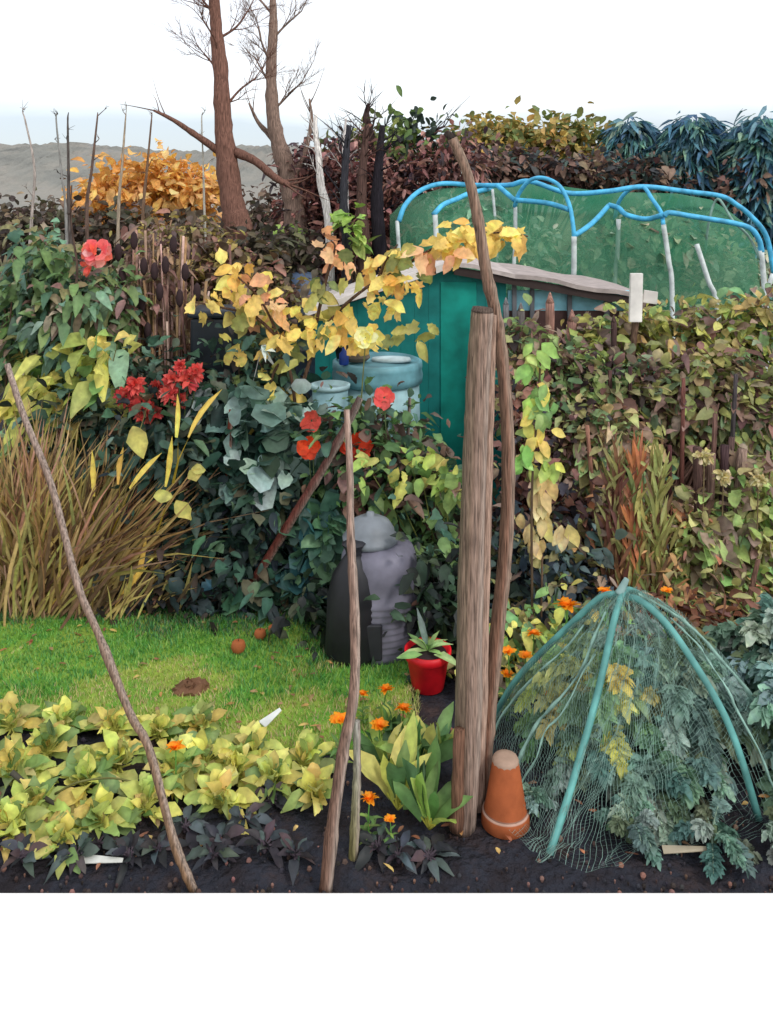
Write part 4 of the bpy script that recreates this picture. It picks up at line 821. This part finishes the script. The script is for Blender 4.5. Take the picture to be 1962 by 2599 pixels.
for (a0, b0, a1, b1) in [(330, 1240, 390, 1140), (420, 1235, 450, 1100), (448, 1110, 462, 1000), (478, 1110, 528, 975), (238, 1260, 240, 1140), (290, 1540, 380, 1400), (340, 1480, 392, 1370), (160, 1540, 200, 1440), (128, 1540, 230, 1440), (300, 1230, 303, 1130)]:
    p0, p1 = P(a0, b0, 5.35), P(a1, b1, 5.35); d = p1 - p0; lv.add('strap', p0, d, (0, -1, .05), d.length, .034, pick(pal('#e6c020 #dcb428 #c8bc44', 1.3), .1), 0)
    lv.add('blade', Vector((p0.x - d.x * .9, p0.y + .05, max(0, p0.z - .3))), p0 - Vector((p0.x - d.x * .9, p0.y + .05, max(0, p0.z - .3))), (0, -1, 0), (p0 - Vector((p0.x - d.x * .9, p0.y + .05, max(0, p0.z - .3)))).length, .012, lin('#a89030'), 0)
lv.build('stalk', LEAF, t)
for (a, b, L, an) in [(378, 1080, .19, -1.2), (415, 1260, .12, .2), (476, 1270, .14, -1), (500, 1215, .12, .6), (505, 1190, .09, 0)]:
    lv = Leaves(); lv.add('ovate', P(a, b, 5.3) - Vector((L / 2, 0, 0)), (math.cos(an), 0, math.sin(an)), (.1, -1, .3), L, L * .7, pick(pal('#b0a83c #b8b044 #a8a038', 1.1), .1), .1)
    lv.build('broad_leaf', LEAF, t)

# ------------------------------------------------------------------ dark planting behind the lawn
shrub('dark_green_shrub', 'deep green shrub behind the lawn left of the compost bin', 'bush', [(560, 1380, 130, 130, 5.75, .2), (700, 1320, 120, 140, 5.75, .2), (640, 1480, 160, 90, 5.65, .15)], 2600, .095, p_dark, '#3c302c', 14, .01, asp=.65)
shrub('dark_green_shrub', 'near black leafy shrub low against the grass clumps', 'bush', [(450, 1440, 90, 110, 5.7, .15), (350, 1500, 90, 60, 5.65, .12), (500, 1530, 130, 45, 5.6, .1)], 1300, .08, pal('#252a2a #33302c #2c3c36 #4a3c34 #223438'), '#2c2624', 8, .01)
shrub('sea_green_plant', 'broad grey green leaved plant in the centre behind the compost bin', 'plant', [(660, 1180, 100, 70, 5.8, .15), (620, 1090, 70, 50, 5.9, .15), (560, 1020, 40, 40, 5.9, .1), (760, 1100, 60, 50, 5.85, .12), (700, 1040, 60, 40, 5.9, .12)],
      260, .15, pal('#6f9088 #86a49a #5a7a70 #466a5e #93aca0 #3a5a4e', 1.25), '#4a4a40', 12, .01, shape='round', asp=.9, clump=4, cl_r=.06, face=.6)
shrub('bottle_green_shrub', 'smooth bottle green shrub behind the sea green plant', 'bush', [(620, 1270, 150, 70, 5.85, .15), (560, 1130, 120, 110, 6.0, .2), (700, 1180, 110, 90, 6.0, .2), (470, 1110, 60, 80, 6.0, .15)], 2200, .12, pal('#225044 #2c5c4a #1d4238 #305040 #2f4a34'), '#3a302c', 12, .01, asp=.7)
shrub('green_bush', 'mid green bush just behind the domed lid of the compost bin', 'bush', [(960, 1230, 110, 90, 5.6, .15), (1050, 1310, 90, 110, 5.55, .15), (1120, 1250, 40, 110, 5.55, .1), (930, 1130, 120, 70, 5.7, .15), (1100, 1420, 60, 90, 5.3, .1)], 2300, .09, pal('#4f7a42 #5f8a48 #3a5a44 #6a8a4c #5c4a42 #3f6a58 #7a5a4c', 1.15), '#5c3c34', 22, .012, asp=.65)
shrub('lime_sprig', 'lime green sprig of leaves left of the thick post', 'plant', [(1150, 1205, 28, 40, 5.3, .05), (1050, 1200, 50, 25, 5.3, .05), (960, 1190, 25, 50, 5.3, .05), (1100, 1220, 40, 12, 5.3, .05)], 75, .11, pal('#94ac3c #7c9c3c #acac40 #5f8a40', 1.15), '#6a7038', 8, .006, clump=4, cl_r=.04, face=.8)
shrub('low_dark_plant', 'dark leaved plant between compost bin and thick post', 'plant', [(1110, 1560, 50, 110, 4.95, .1), (1090, 1480, 50, 50, 5.0, .1), (830, 1560, 50, 60, 5.1, .08), (1160, 1640, 30, 80, 4.9, .08)], 700, .09, pal('#2f4a36 #3a5a40 #2a2f30 #4a5a3c #26302c'), '#3a2c28', 8, .008)
shrub('teal_leaf_plant', 'patch of dark teal leaves at the back of the lawn', 'plant', [(620, 1520, 90, 25, 5.5, .08), (740, 1500, 70, 40, 5.45, .08), (800, 1420, 50, 60, 5.45, .08), (820, 1340, 50, 40, 5.45, .06)], 230, .13, pal('#246068 #2c5c54 #3a6a54 #4a7a58 #5c8a64', 1.15), '#2c3a34', 8, .007, clump=5, cl_r=.05, asp=.75, face=.6)
t = thing('pale_bloom', 'large pale yellow bloom just above the water butt lid', 'flower', GX(925, 5.75)); f = Leaves(); q = P(928, 856, 5.75)
for k in range(14): an = k * .9; d = np.array([math.cos(an), -.5, math.sin(an)]); f.add('round', q, d, (0, -1, .2), .09 if k < 7 else .055, .08, pick(pal('#e8e080 #f0eaa0 #e0cc48', 1.3)), 0)
f.build('petal', PETAL, t); st = MB(); st.tube([GX(925, 5.8), P(915, 1100, 5.8), q + Vector((0, .02, 0))], .006, .004, lin('#6a7044'), n=5); st.build('stalk', STEM, t)
# poppies
for (a, b, l_, s) in [(784, 1132, 'orange red poppy left of the crooked cane tip', 1), (906, 1134, 'deep orange poppy right of the crooked cane tip', 1.25), (975, 1008, 'coral pink flower before the water butt', .9), (790, 1068, 'dull red flower beside the pale tub', .85)]:
    q = P(a, b, 5.55); t = thing('poppy', l_, 'flower', GX(a, 5.55), 'red flowers before the water butt'); f = Leaves()
    col = {0: '#dc4a26', 1: '#c83c20', 2: '#dc5a54', 3: '#b04438'}[[784, 906, 975, 790].index(a)]
    for k in range(7): an = k * .9; d = np.array([math.cos(an), -.3, math.sin(an)]); f.add('round', q - Vector((0, .0, 0)) , d, (0, -1, .2), .085 * s, .085 * s, pick([np.array(lin(col)) * 1.3], .2), 0)
    f.build('petal', PETAL, t); st = MB(); st.tube([GX(a, 5.55), P(a + 8, b + 200, 5.56), q + Vector((0, .01, 0))], .006, .004, lin('#5a6a44'), n=5); st.build('stalk', STEM, t)

# ------------------------------------------------------------------ yellow vine
t = thing('yellow_vine', 'vine with bright yellow autumn leaves sprawling across the shed front', 'vine', GX(800, 6.0))
vb = MB(); cvs = [[(760, 1150), (740, 960), (700, 840), (660, 760), (600, 700), (560, 670)], [(760, 1000), (800, 880), (850, 800), (930, 730), (1020, 680), (1080, 640), (1180, 600), (1290, 590), (1340, 600)], [(700, 850), (640, 800), (560, 780), (490, 765)], [(720, 900), (690, 960), (680, 1040)], [(960, 710), (980, 660), (1010, 620)], [(800, 830), (830, 700), (850, 630), (840, 610)]]
vb.tube([GX(800, 6.0), P(780, 1300, 6.0), P(760, 1150, 6.0)], .022, .016, lin('#5a4236'), n=7)
for c in cvs: vb.tube([P(a, b, 5.95) for a, b in c], .014, .005, lin('#5c4638'), n=6)
vb.build('stem', BARK, t)
lv = Leaves()
def vl(a, b, n, sp, pl, s=.115):
    for _ in range(n):
        p = np.array(P(a + rng.normal() * sp, b + rng.normal() * sp * .7, 5.85 + rng.random() * .2)); L = s * (.7 + .6 * rng.random())
        lv.add('lobed' if rng.random() < .45 else ('ovate', 'crinkle')[int(rng.integers(2))], p, rdir() * [1, .4, .7] + [0, -.1, -.35], np.array([0, -1, .45]) + rdir() * .7, L * 1.1, L * (.6 + .35 * rng.random()), pick(pl), .2)
py1 = pal('#e0bc34 #e8c850 #cfa028 #d8b43c #d0b440', 1.3); py2 = pal('#e0a058 #dc9664 #e0ac74 #c88a58', 1.3); py3 = pal('#a09a3c #868c3c #b0a844 #6c7c3c', 1.1)
for (a, b, n, sp, pl) in [(590, 690, 9, 22, py1), (640, 740, 8, 22, py1), (680, 740, 8, 20, py2), (700, 780, 9, 22, py2), (560, 755, 7, 18, py1), (510, 765, 4, 14, py1), (620, 780, 7, 24, py3), (740, 805, 9, 22, py1), (790, 820, 8, 20, py1), (840, 810, 6, 18, py1), (900, 800, 7, 20, py1), (930, 850, 6, 14, py1), (820, 860, 7, 22, py1), (850, 830, 6, 24, py3), (700, 870, 6, 24, py1), (660, 950, 5, 20, py1), (720, 1000, 6, 14, py1), (690, 1040, 5, 14, py1), (610, 860, 4, 14, py1), (960, 740, 9, 22, py1), (1000, 700, 10, 22, py1), (1040, 720, 8, 18, py1), (985, 670, 8, 20, py1), (1040, 660, 9, 20, py3), (1010, 640, 6, 14, py3), (1080, 640, 5, 14, py2), (1130, 600, 8, 16, py1), (1170, 620, 8, 16, py1), (1110, 620, 5, 12, py1), (1180, 580, 6, 16, py1), (1220, 590, 7, 14, py1), (1250, 580, 8, 14, py1), (1290, 600, 7, 14, py1), (1325, 600, 5, 10, py1), (1150, 640, 5, 12, py2), (840, 620, 8, 14, py2), (850, 660, 6, 14, py2), (880, 690, 5, 14, py3), (830, 710, 5, 12, py3), (800, 740, 4, 12, py3), (1030, 860, 5, 18, py3), (1090, 830, 4, 14, py3), (1000, 780, 4, 14, py1), (760, 900, 5, 20, py3), (930, 860, 5, 8, py1)]:
    vl(a, b, max(2, int(n * .95)), sp * 1.1, pl)
lv.build('foliage', LEAF, t)
lv = None
shrub('shed_creeper', 'dark teal leafed creeper below the yellow vine', 'vine', [(690, 900, 60, 50, 6.15, .08), (630, 900, 50, 80, 6.15, .1), (690, 980, 60, 60, 6.1, .1), (620, 980, 50, 60, 6.1, .1)], 420, .09, pal('#3a6a58 #4a6a48 #2f5048 #6a7a3c #3a3430', 1.1), '#4a3a32', 8, .008, clump=6)
shrub('white_flower', 'narrow white bloom on a stalk left of the yellow vine', 'flower', [(660, 875, 4, 26, 5.9, .01)], 8, .09, pal('#e0dedc #c8ccd0', 1.1), '#8a8a86', 2, .008, clump=8, cl_r=.012, shape='lance', asp=.4)

# ------------------------------------------------------------------ right side hedge
gr_ = 'hedge shrubs at the right of the plot'
def rs(label, blobs, n, size, P_, stemc='#8a6a60', nst=14, **k): return shrub('hedge_shrub', label, 'bush', blobs, int(n * .95), size * .98, [q * 1.08 for q in P_] + pal('#8f8a50 #8a7464', 1.25), stemc, int(nst * 5), .014, group=gr_, face=.2, **k)
rs('olive leafed shrub along the top right below the cage', [(1700, 840, 130, 70, 6.6, .2), (1850, 850, 110, 80, 6.6, .2), (1560, 860, 90, 60, 6.6, .2), (1480, 900, 80, 60, 6.5, .2), (1940, 800, 60, 60, 6.6, .2)], 2000, .105, pal('#8c963c #7c8c40 #a0a440 #5c8450 #6a5850 #948240', 1.45), clump=8, cl_r=.06)
rs('green shrub directly right of the thick post under the eaves', [(1340, 880, 50, 60, 6.2, .15), (1420, 950, 80, 80, 6.2, .2), (1340, 1000, 60, 80, 6.1, .15), (1520, 980, 90, 70, 6.2, .2)], 1500, .1, pal('#5a7a48 #6c8a48 #486440 #5a4038 #7a9048 #3c3032', 1.40), clump=8, cl_r=.06)
rs('brown stemmed olive shrub at the middle right', [(1640, 1050, 130, 110, 6.2, .2), (1800, 1000, 120, 120, 6.2, .2), (1920, 1050, 80, 120, 6.2, .2)], 2600, .1, pal('#7c8844 #6a7040 #8f9848 #74584e #5c4440 #68805a #8a7a50', 1.40), nst=26, clump=8, cl_r=.06)
rs('sage green shrub in the centre of the right border', [(1500, 1140, 110, 100, 5.9, .2), (1600, 1230, 80, 80, 5.85, .2), (1560, 1100, 80, 60, 5.9, .2)], 1900, .1, pal('#84985c #6c8c54 #98a460 #587a54 #7a5a48 #a08c5c', 1.45), nst=20, clump=8, cl_r=.06)
rs('light green shrub against the right edge of the plot', [(1890, 1330, 100, 120, 5.6, .2), (1780, 1400, 90, 100, 5.5, .2), (1930, 1500, 80, 110, 5.4, .2), (1700, 1440, 60, 80, 5.5, .15), (1940, 1240, 60, 70, 5.6, .15)], 2300, .11, pal('#8ca050 #7c9848 #9aa858 #68944c #a8ac68 #6a5848', 1.50), nst=16, clump=8, cl_r=.06)
rs('dark maroon twiggy shrub deep behind the thick post', [(1350, 1250, 60, 160, 5.7, .15), (1400, 1120, 70, 120, 5.9, .15), (1440, 1330, 90, 120, 5.6, .15), (1300, 1000, 20, 120, 5.9, .1)], 1900, .075, pal('#5a3a38 #7a5048 #3c2e30 #8a5c50 #3a3a42'), '#6a3c34', 26, clump=9)
rs('grey blue leafed shrub left of the cloche top', [(1390, 1440, 80, 70, 5.3, .12), (1350, 1520, 50, 60, 5.2, .1), (1450, 1480, 60, 50, 5.2, .1), (1340, 1400, 50, 60, 5.4, .1)], 1000, .085, pal('#3a4c58 #4a626c #2c3a48 #3c5048 #56706c'), '#2c2c30', 8, clump=7)
rs('russet shrub rising behind the cloche top', [(1600, 1380, 80, 110, 5.4, .12), (1530, 1400, 60, 90, 5.4, .12), (1680, 1340, 60, 80, 5.5, .12), (1700, 1560, 80, 60, 5.0, .1), (1850, 1600, 80, 60, 4.95, .1)], 1500, .085, pal('#7a4c38 #945c3c #68503c #88863c #5c3c38 #a87c48', 1.40), '#7c4a38', 30, clump=7, asp=.4)
rs('yellow green foliage along the foot of the right border', [(1320, 1720, 60, 50, 4.75, .06), (1400, 1680, 60, 50, 4.75, .08), (1480, 1610, 70, 40, 4.9, .08), (1290, 1780, 30, 50, 4.6, .05)], 800, .08, pal('#8aa83c #6c9a48 #a8a83c #5c8a50 #5a6440 #b8b040', 1.50), '#5a6a3c', 8, clump=7)
# tall orange green spikes
for (a, l_, cc) in [(1615, 'rust and green dock spike behind the cloche peak', '#9a5a34 #a8a04c #788c48 #b86c38'), (1560, 'brown dock spike left of the rust and green one', '#6a4034 #7c5438 #8a8a48'), (1540 + 130, 'olive dock spike right of the cloche peak', '#88863c #7c5c3c #9aa050')]:
    t = thing('dock_spike', l_, 'plant', GX(a, 5.15), 'tall dock spikes behind the cloche'); lv = Leaves()
    for _ in range(110):
        b = 1180 + 330 * rng.random(); lv.add('lance', P(a + rng.normal() * 10 * (.4 + (b - 1150) / 250), b, 5.15 + rng.normal() * .03), (rng.normal() * .25, rng.normal() * .2, 1), (0, -1, .2), .15 + .1 * rng.random(), .026, pick(pal(cc, 1.2)), .05)
    lv.build('foliage', LEAF, t); m = MB(); m.tube([GX(a, 5.15), P(a, 1190, 5.15)], .012, .006, lin('#6a4638'), n=6); m.build('stem', STEM, t)
# vine leaves on a stick right of post
t = thing('climbing_bean', 'climbing bean with lime leaves on a dark stick right of the thick post', 'plant', GX(1350, 4.9)); lv = Leaves(); m = MB()
m.tube([GX(1352, 4.9), P(1350, 1250, 4.9), P(1368, 1000, 4.9), P(1372, 850, 4.9)], .008, .005, lin('#5a4a3a'), n=6); m.build('stem', STEM, t)
for (a, b, n, pl) in [(1360, 880, 6, '#b0ac48 #7ca040'), (1350, 925, 6, '#74a040 #94a848'), (1350, 990, 6, '#8cb43c #6ca044'), (1395, 985, 6, '#6c9a48 #c8bc3c'), (1335, 1040, 5, '#c4b438 #b0b43c'), (1380, 1050, 7, '#6a9a50 #7a9a48'), (1370, 1110, 6, '#d0b848 #c0ac44'), (1330, 1150, 6, '#68a83c #7cac44'), (1350, 1160, 6, '#b4a840 #98a444'), (1390, 1160, 5, '#b8c034 #8aac3c')]:
    for _ in range(n): L = .07 + .05 * rng.random(); lv.add('ovate', P(a + rng.normal() * 14, b + rng.normal() * 16, 4.85 + .1 * rng.random()), rdir() * [.6, .3, .6] + [0, 0, -.6], np.array([0, -1, .5]) + rdir() * .3, L, L * .65, pick(pal(pl, 1.3)), .1)
lv.build('foliage', LEAF, t)
t = thing('dried_leaf_spray', 'spray of dry straw coloured leaves hanging right of the thick post', 'plant', GX(1370, 4.95)); lv = Leaves(); m = MB()
m.tube([GX(1372, 4.95), P(1376, 1400, 4.95), P(1372, 1200, 4.95)], .007, .004, lin('#6a5444'), n=6); m.build('stem', STEM, t)
for (a, b, n) in [(1375, 1220, 10), (1370, 1255, 8), (1320, 1300, 3), (1355, 1370, 5), (1390, 1310, 4), (1440, 1325, 3)]:
    for _ in range(n): L = .09 + .05 * rng.random(); lv.add('ovate', P(a + rng.normal() * 12, b + rng.normal() * 12, 4.93), rdir() * [.4, .3, .3] + [0, 0, -.8], np.array([0, -1, .4]) + rdir() * .3, L, L * .6, pick(pal('#c8ac70 #d4bc84 #b8a868 #c4b060', 1.2)), .1)
lv.build('foliage', LEAF, t)
# broken stump posts at right
t = thing('broken_fence_posts', 'bundle of old split stakes leaning together in the right border', 'stakes', GX(1800, 5.5)); 
for i, (x0, x1, top, r, c) in enumerate([(1776, 1770, 1135, .03, '#5a4440'), (1800, 1805, 1150, .028, '#7a6258'), (1830, 1840, 1130, .03, '#4a383a'), (1842, 1886, 1140, .034, '#8a7468'), (1790, 1816, 1050, .018, '#6a5048'), (1815, 1858, 1110, .022, '#5c4844')]):
    m = MB(); m.tube([GX(x0, 5.5 + .02 * i), P(x0 + (x1 - x0) * .4, 1380, 5.5 + .02 * i), P(x1, top, 5.5 + .02 * i)], r, r * .9, np.array(lin(c)) * 1.1, n=7, wob=.2); m.build('stake', BARK, t)
# upright dark sticks in right hedge
for (a0, a1, top, Yk, l_, c) in [(1590, 1600, 930, 6.0, 'dark stick below the white marker post', '#4a3436'), (1555, 1548, 940, 6.0, 'second dark stick left below the white marker', '#5c4440'), (1725, 1735, 960, 5.9, 'reddish stick in the middle of the right hedge', '#7a5048'), (1840, 1868, 950, 5.9, 'slate coloured stick leaning right in the hedge', '#4c4648'), (1530, 1490, 1080, 5.6, 'pinkish stick leaning left behind sage leaves', '#a07462'), (1700, 1700, 1130, 5.7, 'maroon stick left of the split stakes', '#5c3a3a'), (1880, 1925, 1420, 5.2, 'short brown stick at the lower right of the hedge', '#7a5c50')]:
    t = thing('hedge_stick', l_, 'stick', GX(a0, Yk), 'sticks standing in the right hedge'); m = MB(); m.tube([GX(a0, Yk), P((a0 + a1) / 2, (top + 500 + H * F / Yk) / 2, Yk), P(a1, top, Yk)], .02, .014, lin(c), n=7, wob=.15); m.build('shaft', BARK, t)
# pale yellow hydrangea heads
for (a, b, l_) in [(1788, 1158, 'upper pale yellow flower head by the split stakes'), (1836, 1210, 'lower cream flower head by the split stakes'), (1925, 1215, 'yellowish flower head at the right edge'), (1935, 1390, 'white flower spray at the right edge')]:
    t = thing('pale_flower_head', l_, 'flower', GX(a, 5.35), 'pale flower heads in the right border'); f = Leaves(); q = np.array(P(a, b, 5.35))
    for _ in range(46): d = rdir(); f.add('crinkle', q + d * [.04, .03, .028] * rng.random(), d, rdir() + [0, -.6, .3], .04, .03, pick(pal('#c4b870 #b8ac74 #ccc494', 1.1)), .2)
    f.build('flower', PETAL, t); m = MB(); m.tube([GX(a, 5.37), P(a - 4, b + 200, 5.37), P(a, b, 5.36)], .006, .004, lin('#7a6a4c'), n=5); m.build('stalk', STEM, t)

# ------------------------------------------------------------------ small things on the ground
def slat(label, pts, wd, col, z=.02, group='white plant labels in the beds'):
    a, b = G(*pts[0]), G(*pts[1]); t = thing('plant_label', label, 'plant label', a.lerp(b, .5), group); d = (b - a).normalized(); n = Vector((-d.y, d.x, 0)) * wd
    m = MB(); za, zb_ = z, z + .012
    v = [a - n + Vector((0, 0, za)), b - n * .3 + Vector((0, 0, zb_)), b + n * .3 + Vector((0, 0, zb_ + .008)), a + n + Vector((0, 0, za + .012))]
    v += [p - Vector((0, 0, .003)) for p in v]; m.add(v, [(0, 1, 2, 3), (7, 6, 5, 4), (0, 4, 5, 1), (1, 5, 6, 2), (2, 6, 7, 3), (3, 7, 4, 0)], lin(col)); m.build('blade', PLAST, t, smooth=False)
slat('white plant label lying on dark soil at the lower left', [(210, 2196), (312, 2206)], .016, '#cfd0c8')
slat('dusty pale plant label lying on soil before the net cloche', [(1682, 2172), (1815, 2176)], .014, '#b0a48c')
slat('white label sticking up between the squash and the lawn', [(665, 1895), (712, 1860)], .022, '#d8dcd8', z=.1)
t = thing('earth_mound', 'brown molehill of earth on the lawn', 'molehill', G(485, 1755)); q = G(485, 1755)
m = MB(); m.lathe(q.x, q.y, [(.1, .012), (.085, .028), (.07, .042), (.045, .05), (.02, .056)], lin('#74543f'), n=16, ecc=.8)
m.v = [(a + .011 * rng.normal(), b + .009 * rng.normal(), max(.008, c + .007 * rng.normal())) for a, b, c in m.v]; m.build('soil', CLAY, t, smooth=False)
for (a, b, l_, s) in [(605, 1662, 'russet windfall apple nearest on the lawn', 1), (660, 1628, 'smaller russet windfall apple further back on the lawn', .85), (692, 1612, 'brown windfall apple beside the black sack', .7)]:
    q = G(a, b); r = .042 * s; t = thing('windfall_apple', l_, 'apple', q, 'windfall apples on the lawn'); m = MB()
    m.lathe(q.x, q.y, [(r * .3, .006), (r * .8, .006 + r * .4), (r, .006 + r), (r * .85, .006 + r * 1.6), (r * .4, .006 + r * 1.85), (r * .1, .006 + r * 1.7)], lin('#a86038'), n=16); m.build('fruit', CLAY, t)
    m = MB(); m.tube([(q.x, q.y, .006 + r * 1.7), (q.x + .004, q.y, .006 + r * 2.3)], .002, .0015, lin('#4a382c'), n=5); m.build('stalk', STEM, t)
t = thing('fallen_stem', 'dark fallen stem lying across the squash leaves at the left', 'stem', G(180, 2060)); m = MB()
m.tube([P(30, 1960, 3.7), P(90, 2010, 3.66), P(150, 2050, 3.62), P(210, 2110, 3.6)], .012, .007, lin('#47443a'), n=6); m.tube([P(140, 2015, 3.68), P(200, 1985, 3.68), P(290, 1975, 3.68), P(380, 1998, 3.68)], .005, .004, lin('#6a6a3c'), n=5); m.build('shaft', STEM, t)
